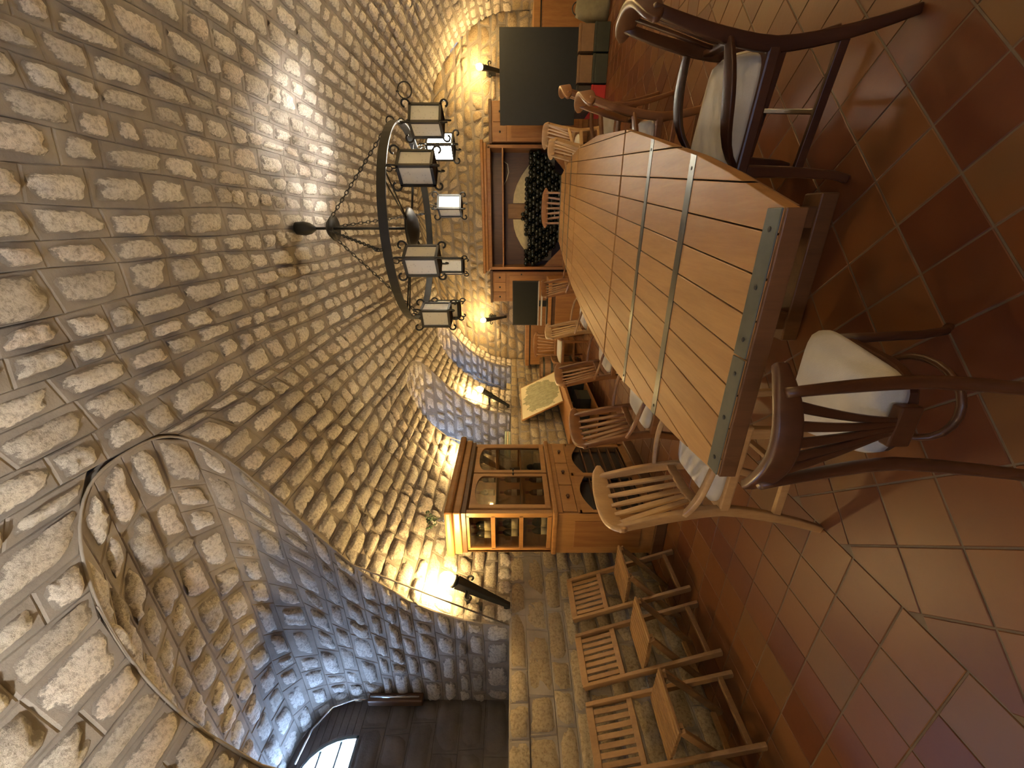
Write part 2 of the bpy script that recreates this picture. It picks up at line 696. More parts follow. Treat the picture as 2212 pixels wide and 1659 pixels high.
def vault(a, b, h):
    a = np.clip(a, 0, ARC)
    t = np.interp(a, _vs, _t)
    x, z = XC + VA * np.cos(t), ZS + VB * np.sin(t)
    nx, nz = -np.cos(t) / VA, -np.sin(t) / VB
    l = np.hypot(nx, nz)
    return np.stack([x + nx / l * h, np.asarray(b, float) * np.ones_like(x), z + nz / l * h], 1)


def vault_x(z):
    return XC - VA * math.sqrt(max(0.0, 1 - ((z - ZS) / VB) ** 2))


def niche_half(n, z):
    yc, w, zs, zc = n
    if z <= zs:
        return w
    if z >= zc:
        return None
    return w * (1 - ((z - zs) / (zc - zs)) ** 3) ** (1 / 3)


def intervals(a0, a1):
    z0, z1 = (float(vault(np.array([a]), 0, 0)[0, 2]) for a in (a0, a1))
    left = (a0 + a1) / 2 < ARC / 2
    cuts = []
    if left:
        for n in NICHES:
            h0, h1 = niche_half(n, z0), niche_half(n, z1)
            if min(z0, z1) > n[3] - 0.004:
                continue
            h0, h1 = (0.3 * n[1] if q is None else max(q, 0.3 * n[1]) for q in (h0, h1))
            cuts.append((n[0] - h0, n[0] + h0, n[0] - h1, n[0] + h1))
    out, s0, s1 = [], YF, YF
    for c in sorted(cuts):
        out.append((s0, c[0], s1, c[2]))
        s0, s1 = c[1], c[3]
    out.append((s0, YB, s1, YB))
    return out


def make_rows(total, lo, hi, fn, start=0.0, breaks=()):
    rows, a, i = [], start, 0
    while a < total - 0.02:
        b = a + random.uniform(lo, hi)
        for k in breaks:
            if a < k - 1e-6 < b + 0.05:
                b = k
        if total - b < lo * 0.6:
            b = total
        rows.append((a, b, i, fn(a, b)))
        a = b
        i += 1
    return rows


mortar = MB()
heap = Heap()
CROWNS = [float(np.interp(z, _vz[:600], _vs[:600])) for z in sorted({n[3] for n in NICHES})]
masonry(heap, mortar, vault, make_rows(ARC, 0.105, 0.16, intervals, breaks=CROWNS), lens=(0.13, 0.36), hm=(0.015, 0.036),
        gap=lambda c: (0.002, 0.012) if c[0] < 1.6 else (0.004, 0.02) if c[0] < 2.4 else (0.007, 0.028), stone_from=lambda c: c[1] > -0.5)
# backing skin, so that no light comes through the joints
NB = 240
for i in range(NB):
    a0, a1 = ARC * i / NB, ARC * (i + 1) / NB
    for b00, b10, b01, b11 in intervals(a0, a1):
        p = vault(np.array([a0, a0, a1, a1]), np.array([b00, b10, b11, b01]), np.full(4, -0.03))
        mortar.add(p.tolist(), [(0, 1, 2, 3)])
ceiling = tag(mortar.build('ceiling', 'mortar'), kind='structure')
print('vault stones', heap.emit('stone', 'stones', 'vault_stone', ceiling))

# left wall below the springing, with a sill course
wl = MB()
hl = Heap()


def wall_left_map(a, b, h):
    a, b, h = (np.asarray(q, float) for q in (a, b, h))
    return np.stack([XL + h + np.where(a > 1.165, 0.012, 0.0), b, a], 1)


rows = make_rows(1.17, 0.112, 0.14, lambda a, b: [(YF, YB, YF, YB)])
rows.append((1.17, SILL, 40, [(YF, YB, YF, YB)]))
masonry(hl, wl, wall_left_map, rows, lens=(0.18, 0.46), gap=(0.002, 0.009), hm=(0.008, 0.018), wig=0.004, expo=10, rough=0.003,
        lean=0.05, stone_from=lambda c: c[1] > -0.2)
wl.bx(XL - 0.35, XL - 0.02, YF, YB, -0.05, SILL - 0.005)
# sills and outer sides of the niches
for n in NICHES:
    wl.bx(XN - 0.02, XL + 0.01, n[0] - n[1] - 0.02, n[0] + n[1] + 0.02, SILL - 0.02, SILL)
wall_left = tag(wl.build('wall_left', 'mortar'), kind='structure')
print('left wall', hl.emit('stone_block', 'stone_blocks', 'ashlar_stone', wall_left))


# niches: jambs and small cross vault
def make_niche(i, n, name, win):
    yc, w, zs, zc = n
    pts = [(yc - w, SILL), (yc - w, zs)]
    for k in range(1, 40):
        t = -1 + 2 * k / 40
        t = math.copysign(1 - (1 - abs(t)) ** 1.6, t)
        pts.append((yc + w * t, zs + (zc - zs) * (1 - abs(t) ** 3) ** (1 / 3)))
    pts += [(yc + w, zs), (yc + w, SILL)]
    P = np.array(pts)
    s = np.concatenate([[0], np.cumsum(np.hypot(*np.diff(P, axis=0).T))])
    tg = np.gradient(P, s, axis=0)
    nr = np.stack([tg[:, 1], -tg[:, 0]], 1)
    nr /= np.linalg.norm(nr, axis=1, keepdims=True)

    def mp(a, b, h):
        a, b, h = (np.asarray(q, float) for q in (a, b, h))
        a = np.clip(a, 0, s[-1])
        y, z = np.interp(a, s, P[:, 0]), np.interp(a, s, P[:, 1])
        ny, nz = np.interp(a, s, nr[:, 0]), np.interp(a, s, nr[:, 1])
        return np.stack([-b, y + ny * h, z + nz * h], 1)

    def ivs(a0, a1):
        z0, z1 = np.interp(a0, s, P[:, 1]), np.interp(a1, s, P[:, 1])
        return [(-vault_x(z0), -XN, -vault_x(z1), -XN)]
    mb, hp = MB(), Heap()
    mb.tube([(vault_x(z) - 0.004, y, z - 0.003) for y, z in pts], 0.006, 6)     # rounded mortar arris
    masonry(hp, mb, mp, make_rows(s[-1], 0.105, 0.16, ivs), lens=(0.13, 0.34), wig=0.008)
    for k in range(200):
        a0, a1 = s[-1] * k / 200, s[-1] * (k + 1) / 200
        (b00, b10, b01, b11), = ivs(a0, a1)
        mb.add(mp([a0, a0, a1, a1], [b00, b10, b11, b01], np.full(4, -0.03)).tolist(), [(0, 1, 2, 3)])
    # outer wall round the window
    y0, y1, zb, zt = win

    def mp2(a, b, h):
        a, b, h = (np.asarray(q, float) for q in (a, b, h))
        return np.stack([XN + h, b, a], 1)

    def ow(a0, a1):
        o0, o1 = (niche_half(n, min(z, zc - 0.01)) or 0.0 for z in (a0, a1))
        o0, o1 = o0 + 0.02, o1 + 0.02
        mid = (a0 + a1) / 2
        if mid < zb:
            return [(yc - o0, yc + o0, yc - o1, yc + o1)]
        if mid > zt:
            return [(yc - o0, yc + o0, yc - o1, yc + o1)]

        def hw(z):
            t = min(max((z - zb) / (zt - zb), 0), 1)
            return (y1 - y0) / 2 * (1 - t ** 2.2) ** 0.5
        ym = (y0 + y1) / 2
        return [(yc - o0, ym - hw(a0), yc - o1, ym - hw(a1)), (ym + hw(a0), yc + o0, ym + hw(a1), yc + o1)]
    rws, idx = [], 0
    for za, zb_, cnt in ((SILL, zb, max(2, int((zb - SILL) / 0.2))), (zb, zt, 7), (zt, zc + 0.005, 1)):
        for k in range(cnt):
            q0, q1 = za + (zb_ - za) * k / cnt, za + (zb_ - za) * (k + 1) / cnt
            rws.append((q0, q1, idx, ow(q0, q1)))
            idx += 1
    back, hb = MB(), Heap()
    masonry(hb, back, mp2, rws, lens=(0.2, 0.4), wig=0.0, lean=0.1, stone_from=lambda c: c[0] < zb - 0.1)
    root = tag(mb.build('wall_niche_' + name, 'mortar'), kind='structure')
    print('niche', hp.emit('stone', 'stones', 'vault_stone', root, 260))
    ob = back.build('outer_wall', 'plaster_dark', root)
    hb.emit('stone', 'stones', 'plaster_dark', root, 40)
    return root


WINS = []
for i, (n, nm) in enumerate(zip(NICHES, ('near', 'middle', 'far'))):
    yc = n[0]
    win = (yc - 0.30, yc + 0.30, n[3] - 0.48, n[3] - 0.07)
    WINS.append(win)
    make_niche(i, n, nm, win)

# windows: arched casement with glazing bars, daylight beyond
for i, (y0, y1, zb, zt) in enumerate(WINS):
    ym, hw = (y0 + y1) / 2, (y1 - y0) / 2
    out = [(ym + hw * math.cos(a), zb + (zt - zb) * max(0, math.sin(a)) ** 0.9) for a in [PI * k / 16 for k in range(17)]]
    fr = MB()
    pts = [(XN - 0.04, y, z) for y, z in out]
    fr.ribbon(pts, (1, 0, 0), 0.06, 0.035)
    fr.bx(XN - 0.07, XN - 0.01, y0 - 0.02, y1 + 0.02, zb - 0.02, zb + 0.02)
    w = tag(fr.build('window_%d' % (i + 1), 'window_frame'), kind='structure')
    for y in (ym - hw / 3, ym + hw / 3):
        MB().bx(XN - 0.05, XN - 0.035, y - 0.007, y + 0.007, zb, zb + (zt - zb) * 0.94).build('glazing_bar', 'window_frame', w)
    for z in (zb + 0.14, zb + 0.28):
        q = hw * math.sqrt(max(0, 1 - ((z - zb) / (zt - zb)) ** 2.2))
        MB().bx(XN - 0.05, XN - 0.035, ym - q, ym + q, z - 0.007, z + 0.007).build('glazing_bar', 'window_frame', w)
    MB().prism(out, -0.004, 0.0, lambda y, z, h: (XN - 0.042 + h, y, z)).build('pane', 'pane_glass', w)
    ld = bpy.data.lights.new('daylight_portal', 'AREA')
    ld.shape = 'RECTANGLE'
    ld.size, ld.size_y = zt - zb + 0.05, y1 - y0 + 0.05
    ld.cycles.is_portal = True
    lo = bpy.data.objects.new('daylight_portal', ld)
    COL.objects.link(lo)
    lo.location = (XN - 0.09, ym, (zb + zt) / 2)
    lo.rotation_euler = (0, -PI / 2, 0)

# unseen outer hull, added to block daylight except at the windows
hull = MB().bx(XN - 0.3, XR + 0.1, YF - 0.1, YB + 0.1, ZS + VB + 0.09, ZS + VB + 0.14)
ys = [YF - 0.1]
for y0, y1, zb, zt in WINS:
    hull.bx(XN - 0.2, XN - 0.15, ys[-1], y0 - 0.06, -0.05, ZS + VB + 0.1)
    hull.bx(XN - 0.2, XN - 0.15, y0 - 0.06, y1 + 0.06, -0.05, zb - 0.06)
    hull.bx(XN - 0.2, XN - 0.15, y0 - 0.06, y1 + 0.06, zt + 0.06, ZS + VB + 0.1)
    hull.bx(XN - 0.2, XN - 0.04, y0 - 0.1, y0 - 0.06, zb - 0.06, zt + 0.06)
    hull.bx(XN - 0.2, XN - 0.04, y1 + 0.06, y1 + 0.1, zb - 0.06, zt + 0.06)
    hull.bx(XN - 0.2, XN - 0.04, y0 - 0.1, y1 + 0.1, zb - 0.1, zb - 0.06)
    hull.bx(XN - 0.2, XN - 0.04, y0 - 0.1, y1 + 0.1, zt + 0.06, zt + 0.1)
    ys.append(y1 + 0.06)
hull.bx(XN - 0.2, XN - 0.15, ys[-1], YB + 0.1, -0.05, ZS + VB + 0.1)
hull.bx(XN - 0.2, XL, YB + 0.05, YB + 0.1, -0.05, ZS + VB + 0.1).bx(XN - 0.2, XL, YF - 0.1, YF - 0.05, -0.05, ZS + VB + 0.1)
tag(hull.build('light_hull', 'plaster_dark'), kind='structure')

# back wall, right wall, front wall
wb, hbk = MB(), Heap()


def back_iv(a0, a1):
    def hw(z):
        return VA * math.sqrt(max(0, 1 - (max(z - ZS, 0) / VB) ** 2)) + 0.02
    h0, h1 = hw(a0), hw(a1)
    return [(XC - h0, XC + h0, XC - h1, XC + h1)]


masonry(hbk, wb, lambda a, b, h: np.stack([np.asarray(b, float), YB - np.asarray(h, float), np.asarray(a, float)], 1),
        make_rows(ZS + VB - 0.01, 0.11, 0.2, back_iv), lens=(0.12, 0.34), gap=(0.006, 0.022), wig=0.022, expo=3.2, lean=0.6,
        hm=(0.015, 0.035), stone_from=lambda c: c[0] > 0.75)
wb.bx(XL - 0.1, XR + 0.1, YB + 0.02, YB + 0.12, -0.05, ZS + VB + 0.1)
wall_back = tag(wb.build('wall_back', 'mortar'), kind='structure')
print('back', hbk.emit('stone', 'stones', 'rubble_stone', wall_back))
wr, hr = MB(), Heap()
masonry(hr, wr, lambda a, b, h: np.stack([XR - np.asarray(h, float), np.asarray(b, float), np.asarray(a, float)], 1),
        make_rows(SILL, 0.112, 0.14, lambda a, b: [(4.5, YB, 4.5, YB)]), lens=(0.18, 0.46), gap=(0.006, 0.02), hm=(0.01, 0.02), wig=0.006, expo=7)
wr.bx(XR + 0.005, XR + 0.3, YF, YB, -0.05, SILL + 0.05)
wall_right = tag(wr.build('wall_right', 'mortar'), kind='structure')
hr.emit('stone_block', 'stone_blocks', 'ashlar_stone', wall_right, 120)
FW = (-0.2, 0.2, 1.7, 2.15)                   # unseen window added behind the camera for cool fill light
fw = MB().bx(XL - 0.1, FW[0], YF - 0.12, YF, -0.05, ZS + VB + 0.1).bx(FW[1], XR + 0.1, YF - 0.12, YF, -0.05, ZS + VB + 0.1)
fw.bx(FW[0], FW[1], YF - 0.12, YF, -0.05, FW[2]).bx(FW[0], FW[1], YF - 0.12, YF, FW[3], ZS + VB + 0.1)
tag(fw.build('wall_front', 'mortar'), kind='structure')
w = MB()
for x in (FW[0] + 0.02, 0.0, FW[1] - 0.02):
    w.bx(x - 0.025, x + 0.025, YF - 0.09, YF - 0.04, FW[2], FW[3])
for z in (FW[2] + 0.02, FW[3] - 0.02):
    w.bx(FW[0], FW[1], YF - 0.09, YF - 0.04, z - 0.025, z + 0.025)
w = tag(w.build('window_4', 'window_frame'), kind='structure')  # added light opening, out of view
for x in (FW[0] / 2, FW[1] / 2):
    MB().bx(x - 0.08, x + 0.08, YF - 0.068, YF - 0.064, FW[2] + 0.03, FW[3] - 0.03).build('pane', 'pane_glass', w)
ld = bpy.data.lights.new('daylight_portal', 'AREA')
ld.shape = 'RECTANGLE'
ld.size, ld.size_y = FW[1] - FW[0], FW[3] - FW[2]
ld.cycles.is_portal = True
lo = bpy.data.objects.new('daylight_portal', ld)
COL.objects.link(lo)
lo.location = (0, YF - 0.13, (FW[2] + FW[3]) / 2)
lo.rotation_euler = (PI / 2, 0, 0)

# floor: diagonal field with straight borders
T = 0.198
GAPT = 0.003
floor = tag(MB().bx(XL - 1.0, XR + 0.1, YF, YB + 0.02, -0.08, -0.0035).build('floor', 'grout'), kind='structure')
BX0, BX1 = -1.165, 1.30


def clip_poly(poly, nx, ny, d):
    out = []
    for i in range(len(poly)):
        p, q = poly[i], poly[(i + 1) % len(poly)]
        sp, sq = p[0] * nx + p[1] * ny - d, q[0] * nx + q[1] * ny - d
        if sp <= 0:
            out.append(p)
        if (sp < 0 < sq) or (sq < 0 < sp):
            t = sp / (sp - sq)
            out.append((p[0] + (q[0] - p[0]) * t, p[1] + (q[1] - p[1]) * t))
    return out


ht = Heap()


def add_tile(poly):
    n = len(poly)
    if n < 3:
        return
    ar = 0.5 * abs(sum(poly[i][0] * poly[(i + 1) % n][1] - poly[(i + 1) % n][0] * poly[i][1] for i in range(n)))
    if ar < 0.002:
        return
    c = np.mean(poly, axis=0)
    P = np.array(poly)
    d = P - c
    inn = c + d * (1 - 0.003 / np.maximum(np.linalg.norm(d, axis=1, keepdims=True), 0.02))
    dz = random.uniform(-0.0012, 0)
    v = np.concatenate([np.c_[P, np.full(n, -0.006)], np.c_[P, np.full(n, -0.0018 + dz)], np.c_[inn, np.full(n, dz)]])
    f = [tuple(2 * n + k for k in range(n))]
    for k in range(n):
        j = (k + 1) % n
        f += [(k, j, n + j, n + k), (n + k, n + j, 2 * n + j, 2 * n + k)]
    ht.add(v, f, random.random(), None)


h = T / 2 - GAPT
for x0, x1, ox in ((XL, BX0, BX0), (BX1, XR, BX1)):
    for i in range(-12, 13):
        for j in range(-3, 44):
            cx, cy = ox + T * (i + 0.5), 0.085 + T * (j + 0.5)
            if not (x0 - T / 2 < cx < x1 + T / 2) or cy > YB:
                continue
            q = [(cx - h, cy - h), (cx + h, cy - h), (cx + h, cy + h), (cx - h, cy + h)]
            add_tile(clip_poly(clip_poly(clip_poly(q, 1, 0, x1 - GAPT), -1, 0, -x0 - GAPT), 0, 1, YB - 0.005))
r2 = math.sqrt(0.5)
for i in range(-40, 60):
    for j in range(-40, 60):
        u, v = T * (i + 0.5), 0.81 * r2 + T * (j + 0.5)
        cx, cy = (v - u) * r2, (v + u) * r2
        if not (BX0 - 0.15 < cx < BX1 + 0.15) or not (-0.5 < cy < YB + 0.15):
            continue
        q = [(cx + (b - a) * r2, cy + (b + a) * r2) for a, b in ((-h, -h), (-h, h), (h, h), (h, -h))]
        ar = sum(q[k][0] * q[(k + 1) % 4][1] - q[(k + 1) % 4][0] * q[k][1] for k in range(4))
        if ar < 0:
            q.reverse()
        add_tile(clip_poly(clip_poly(clip_poly(q, 1, 0, BX1 - GAPT), -1, 0, -BX0 - GAPT), 0, 1, YB - 0.005))
print('tiles', ht.emit('floor_tile', 'floor_tiles', 'terracotta', floor))
# ------------------------------------------------------------------ long table
TZ, TT = 0.75, 0.034
LEFT = [(0.825, -0.606), (1.07, -0.642), (1.31, -0.668), (1.69, -0.705), (2.13, -0.715), (2.75, -0.665), (3.56, -0.525), (4.02, -0.412), (4.70, -0.212)]
RIGHT = [(0.825, 0.024), (1.07, 0.110), (1.27, 0.172), (1.68, 0.280), (2.10, 0.388), (2.80, 0.488), (3.56, 0.533), (4.00, 0.528), (4.70, 0.445)]


def tx(tab, y):
    return float(np.interp(y, [q[0] for q in tab], [q[1] for q in tab]))


def seam_x(y):
    return -0.292 + (y - 0.825) * (0.117 + 0.292) / (4.70 - 0.825)


table = thing('dining_table', 'long boat-shaped oak dining table with inlaid steel bands across its planks', 'table', (-0.1, 2.76, 0))
OX, OY = -0.1, 2.76
sd = Vector((0.409, 3.875)).normalized()
sn = Vector((sd.y, -sd.x))


def outline(y0, y1):
    ys = sorted(set([y0, y1] + [q[0] for q in LEFT + RIGHT if y0 < q[0] < y1]))
    return [(tx(RIGHT, y), y) for y in ys] + [(tx(LEFT, y), y) for y in reversed(ys)]


PIECES = [(0.825, 2.105), (2.13, 3.553), (3.567, 4.70)]
base_d = -0.292 * sn.x + 0.825 * sn.y
for y0, y1 in PIECES:
    poly = outline(y0, y1)
    for k in range(-9, 9):
        w = 0.0885
        lo, hi = base_d + k * w + 0.0018, base_d + (k + 1) * w - 0.0018
        q = clip_poly(clip_poly(poly, sn.x, sn.y, hi), -sn.x, -sn.y, -lo)
        if len(q) < 3:
            continue
        dz = random.uniform(-0.0012, 0.0)
        MB().prism([(x - OX, y - OY) for x, y in q], TZ - TT, TZ + dz).build('plank', 'table_oak', table, bevel=0.0015)
# sub-frame right under the planks closes the joints
MB().prism([(x * 0.985 - OX, y - OY) for x, y in outline(0.84, 4.69)], TZ - TT - 0.006, TZ - TT + 0.002).build('underframe', 'cabinet_dark', table)
for y, w in ((1.29, 0.040), (1.69, 0.034), (4.31, 0.04), (3.93, 0.034)):
    q = [(tx(LEFT, y - w / 2) - OX, y - w / 2 - OY), (tx(RIGHT, y - w / 2) - OX, y - w / 2 - OY),
         (tx(RIGHT, y + w / 2) - OX, y + w / 2 - OY), (tx(LEFT, y + w / 2) - OX, y + w / 2 - OY)]
    b = MB().prism(q, TZ - 0.003, TZ + 0.0015).build('steel_band', 'steel', table)
    for xx in (q[0][0] + 0.03, q[1][0] - 0.03):
        MB().lathe([(0.005, 0), (0.005, 0.0012), (0.003, 0.002)], 10, (xx, y - OY, TZ + 0.0015)).build('screw', 'iron', b)
for y0, y1 in ((0.825, 0.872), (4.655, 4.70)):
    e = MB()
    for xa, xb in ((tx(LEFT, y0), seam_x(y0) - 0.002), (seam_x(y0) + 0.002, tx(RIGHT, y0))):
        e = MB().bx(xa - OX, xb - OX, y0 - OY - 0.001, y1 - OY + 0.001, TZ - 0.001, TZ + 0.003)
        b = e.build('end_plate', 'steel_plate', table, bevel=0.002)
        for xx in (xa + 0.04, (xa + xb) / 2, xb - 0.04):
            MB().lathe([(0.006, 0), (0.006, 0.0012), (0.004, 0.002)], 10, (xx - OX, (y0 + y1) / 2 - OY, TZ + 0.003)).build('screw', 'iron', b)
    MB().bx(tx(LEFT, y0) - OX, tx(RIGHT, y0) - OX, (y0 - 0.009 if y0 < 2 else y1 + 0.001) - OY, (y0 - 0.001 if y0 < 2 else y1 + 0.009) - OY, TZ - TT - 0.01, TZ - 0.002).build('end_shade_board', 'cabinet_dark', table, bevel=0.002)  # dark end wood that paints in the shade on the end face
# trestles and stretcher, dark wood standing in for the shade under the table
for y in (1.72, 3.9):
    xm = seam_x(y)
    for sx in (-0.21, 0.21):
        MB().bx(xm + sx - 0.04 - OX, xm + sx + 0.04 - OX, y - 0.045 - OY, y + 0.045 - OY, 0.07, 0.66).build('leg', 'cabinet_dark', table, bevel=0.004)
    MB().bx(xm - 0.30 - OX, xm + 0.30 - OX, y - 0.05 - OY, y + 0.05 - OY, 0.0, 0.07).build('foot', 'cabinet_dark', table, bevel=0.006)
    MB().bx(xm - 0.33 - OX, xm + 0.33 - OX, y - 0.05 - OY, y + 0.05 - OY, 0.66, 0.70).build('bearer', 'cabinet_dark', table, bevel=0.004)
MB().beam((seam_x(1.72) - OX, 1.72 - OY, 0.20), (seam_x(3.9) - OX, 3.9 - OY, 0.20), 0.05, 0.10).build('stretcher', 'cabinet_dark', table, bevel=0.004)


# ------------------------------------------------------------------ dining chairs
def cushion_mb(w0, w1, d, h, z, y0=0.0):
    """soft rounded seat pad, w0 wide at the back and w1 at the front"""
    mb, n, m_ = MB(), 14, 12
    vs = []
    for j in range(m_ + 1):
        for i in range(n + 1):
            p, q = -1 + 2 * i / n, -1 + 2 * j / m_
            w = (w0 + (w1 - w0) * (q + 1) / 2) / 2
            r = (abs(p) ** 6 + abs(q) ** 6) ** (1 / 6)
            s = min(1.0, 1.0 / max(r, 1e-6)) if r > 1 else 1.0
            p2, q2 = p * s, q * s
            e = max(0.0, 1 - (abs(p2) ** 6 + abs(q2) ** 6)) ** 0.33
            vs.append((p2 * w, y0 + q2 * d / 2, z + h * (0.35 + 0.65 * e)))
    fs = [(j * (n + 1) + i, j * (n + 1) + i + 1, (j + 1) * (n + 1) + i + 1, (j + 1) * (n + 1) + i) for j in range(m_) for i in range(n)]
    o = len(vs)
    vs += [(x, y, z) for x, y, _ in vs]
    fs += [(d_ + o, c + o, b + o, a + o) for a, b, c, d_ in fs]
    edge = [i for i in range(n + 1)] + [j * (n + 1) + n for j in range(1, m_ + 1)] + [m_ * (n + 1) + i for i in range(n - 1, -1, -1)] + [j * (n + 1) for j in range(m_ - 1, 0, -1)]
    fs += [(edge[(k + 1) % len(edge)], edge[k], edge[k] + o, edge[(k + 1) % len(edge)] + o) for k in range(len(edge))]
    return mb.add(vs, fs, True)


def make_chair(arms=True, slats=5):
    root = thing('dining_chair', '', 'chair')
    W = 'chair_wood'
    # seat frame, trapezoid, a little wider in front
    MB().prism([(-0.185, -0.20), (0.185, -0.20), (0.215, 0.20), (-0.215, 0.20)], 0.395, 0.44).build('seat', W, root, bevel=0.008)
    cushion_mb(0.35, 0.41, 0.385, 0.045, 0.438, 0.005).build('cushion', 'cushion', root)
    # rear posts: splayed foot, upright at the seat, swept back at the top
    for s in (-1, 1):
        pts, ws = [], []
        for k in range(15):
            z = 0.84 * k / 14
            y = -0.20 - 0.085 * max(0, (0.42 - z) / 0.42) ** 1.6 - 0.085 * max(0, (z - 0.42) / 0.42) ** 1.5
            pts.append((s * (0.172 + 0.012 * abs(z - 0.42) / 0.42), y, z))
            ws.append(0.030 + 0.014 * math.sin(PI * min(1, z / 0.84)))
        MB().ribbon(pts, (0, 1, 0), ws, [0.026] * 15, True).build('rear_leg', W, root, bevel=0.005)
        # front leg
        MB().ribbon([(s * 0.185, 0.165, 0.40), (s * 0.187, 0.168, 0.2), (s * 0.192, 0.178, 0.05), (s * 0.196, 0.19, 0.0)], (1, 0, 0), [0.042, 0.036, 0.03, 0.03], [0.042, 0.036, 0.03, 0.03]).build('front_leg', W, root, bevel=0.006)
        MB().beam((s * 0.178, -0.215, 0.20), (s * 0.188, 0.17, 0.20), 0.032, 0.018, (0, 0, 1)).build('stretcher', W, root, bevel=0.003)
        if arms:
            ap, aw = [], []
            for k in range(11):
                t = k / 10
                ap.append((s * (0.180 + 0.055 * math.sin(PI * t) ** 0.9 + 0.012 * t), -0.215 + 0.37 * t, 0.575 - 0.05 * t - 0.085 * t ** 5))
                aw.append(0.014 + 0.030 * math.sin(PI * min(1, 0.12 + 0.85 * t)))
            MB().ribbon(ap, (1, 0, 0.35), aw, [0.02] * 11, True).build('arm', W, root, bevel=0.004)
    MB().beam((-0.183, -0.02, 0.20), (0.183, -0.02, 0.20), 0.03, 0.018, (0, 0, 1)).build('stretcher', W, root, bevel=0.003)
    # crest rail: curved in plan, rounded at both ends
    pts, ws, ts = [], [], []
    for k in range(17):
        x = -0.235 + 0.47 * k / 16
        f = abs(x) / 0.235
        pts.append((x, -0.325 + 0.075 * f ** 2, 0.845 - 0.008 * f ** 2))
        ws.append(max(0.02, 0.085 * (1 - f ** 5) ** 0.5))
        ts.append(0.026 - 0.008 * f)
    MB().ribbon(pts, (0, 0.12, 1), ws, ts, True).build('crest_rail', W, root, bevel=0.006)
    MB().ribbon([(-0.178, -0.205, 0.50), (0, -0.222, 0.50), (0.178, -0.205, 0.50)], (0, 0, 1), 0.04, 0.02, True).build('back_rail', W, root, bevel=0.004)
    for k in range(slats):
        f = -1 + 2 * k / (slats - 1)
        sp = []
        for j in range(9):
            t = j / 8
            x = f * (0.088 + 0.042 * t)
            y = -0.215 - 0.012 * (1 - f * f) - 0.012 * math.sin(PI * t) - 0.088 * t ** 1.5
            sp.append((x, y, 0.505 + 0.315 * t))
        MB().ribbon(sp, (1, 0, 0), [0.022 + 0.008 * math.sin(PI * j / 8) for j in range(9)], [0.012] * 9, True).build('slat', W, root, bevel=0.003)
    return root


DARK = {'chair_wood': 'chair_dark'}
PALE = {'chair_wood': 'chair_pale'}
G = 'slat-back dining chairs round the long table'
CHAIRS = [
    # x, y, heading, scale, wood, label
    (-0.90, 1.43, -PI / 2 + 0.04, None, PALE, 'pale wooden slat-back chair with white pad, left of the table beside the near corner'),
    (-1.00, 2.22, -PI / 2 - 0.06, None, None, 'brown wooden slat-back chair second from the near end on the left of the table'),
    (-1.02, 3.22, -PI / 2 - 0.04, None, None, 'brown wooden slat-back chair on the left of the table in front of the map board'),
    (-0.93, 4.36, -PI / 2 - 0.1, None, PALE, 'light brown slat-back chair on the left of the table near the television'),
    (-0.60, 5.20, -PI / 2 - 0.35, None, None, 'glossy slat-back chair just below the lower right corner of the television'),
    (0.15, 5.30, PI, None, None, 'upright slat-back chair alone at the far end of the table before the bottle rack'),
    (0.375, 1.81, PI / 2 - 0.22, None, DARK, 'large dark armchair with white seat, nearest on the right side of the table'),
    (0.385, 2.87, PI / 2 - 0.14, None, None, 'curved-arm wooden chair second from the camera on the right of the table'),
    (0.70, 3.95, PI / 2 - 0.24, None, None, 'wooden chair on the right of the table standing before the dark slate board'),
    (0.46, 4.78, PI / 2 + 0.25, None, PALE, 'pale glossy slat-back chair at the far right corner of the table'),
    (0.78, 5.72, PI / 2 + 0.5, None, PALE, 'slat-back chair with bright yellow-lit crest rail right of the wine cabinet, below the slate'),
    (-2.06, 6.40, PI, None, None, 'slat-back chair by itself beside the old barrel near the back wall'),
]
proto = make_chair()
for i, (x, y, rz, sc, md, lab) in enumerate(CHAIRS):
    c = copy_tree(proto)
    c.location = (x, y, 0)
    c.rotation_euler = (0, 0, rz)
    c['label'] = lab
    c['group'] = G
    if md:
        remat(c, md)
for o in list(proto.children_recursive) + [proto]:
    bpy.data.objects.remove(o)

# the chair at the near end: fan-shaped back, bentwood hoop below the seat
nc = thing('bentwood_chair', 'dark bentwood chair with fan back and big white seat pad at the near table end', 'chair', (-0.43, 0.93, 0), 0.02, G)
W = 'chair_dark'


def disc(w, d, n=28, e=3.2):
    return [(math.copysign(abs(math.cos(a)) ** (2 / e), math.cos(a)) * w / 2, math.copysign(abs(math.sin(a)) ** (2 / e), math.sin(a)) * d / 2) for a in [2 * PI * k / n for k in range(n)]]


MB().prism([(x * (1 + 0.9 * y), y) for x, y in disc(0.27, 0.30)], 0.355, 0.39).build('seat', W, nc, bevel=0.008)
cushion_mb(0.20, 0.325, 0.30, 0.055, 0.388).build('cushion', 'cushion', nc)
for s in (-1, 1):
    pts = []
    for k in range(15):
        z = 0.735 * k / 14
        y = -0.16 - 0.10 * max(0, (0.38 - z) / 0.38) ** 1.5 - 0.075 * max(0, (z - 0.38) / 0.355) ** 1.3
        pts.append((s * (0.098 + 0.012 * (z / 0.735)), y, z))
    MB().tube(pts, [0.011 + 0.005 * math.sin(PI * k / 14) for k in range(15)], 10).build('rear_leg', W, nc)
    MB().tube([(s * 0.125, 0.115, 0.36), (s * 0.13, 0.12, 0.25), (s * 0.135, 0.125, 0.12), (s * 0.142, 0.14, 0.04), (s * 0.15, 0.16, 0.012)], [0.016, 0.014, 0.013, 0.012, 0.012], 10).build('front_leg', W, nc)
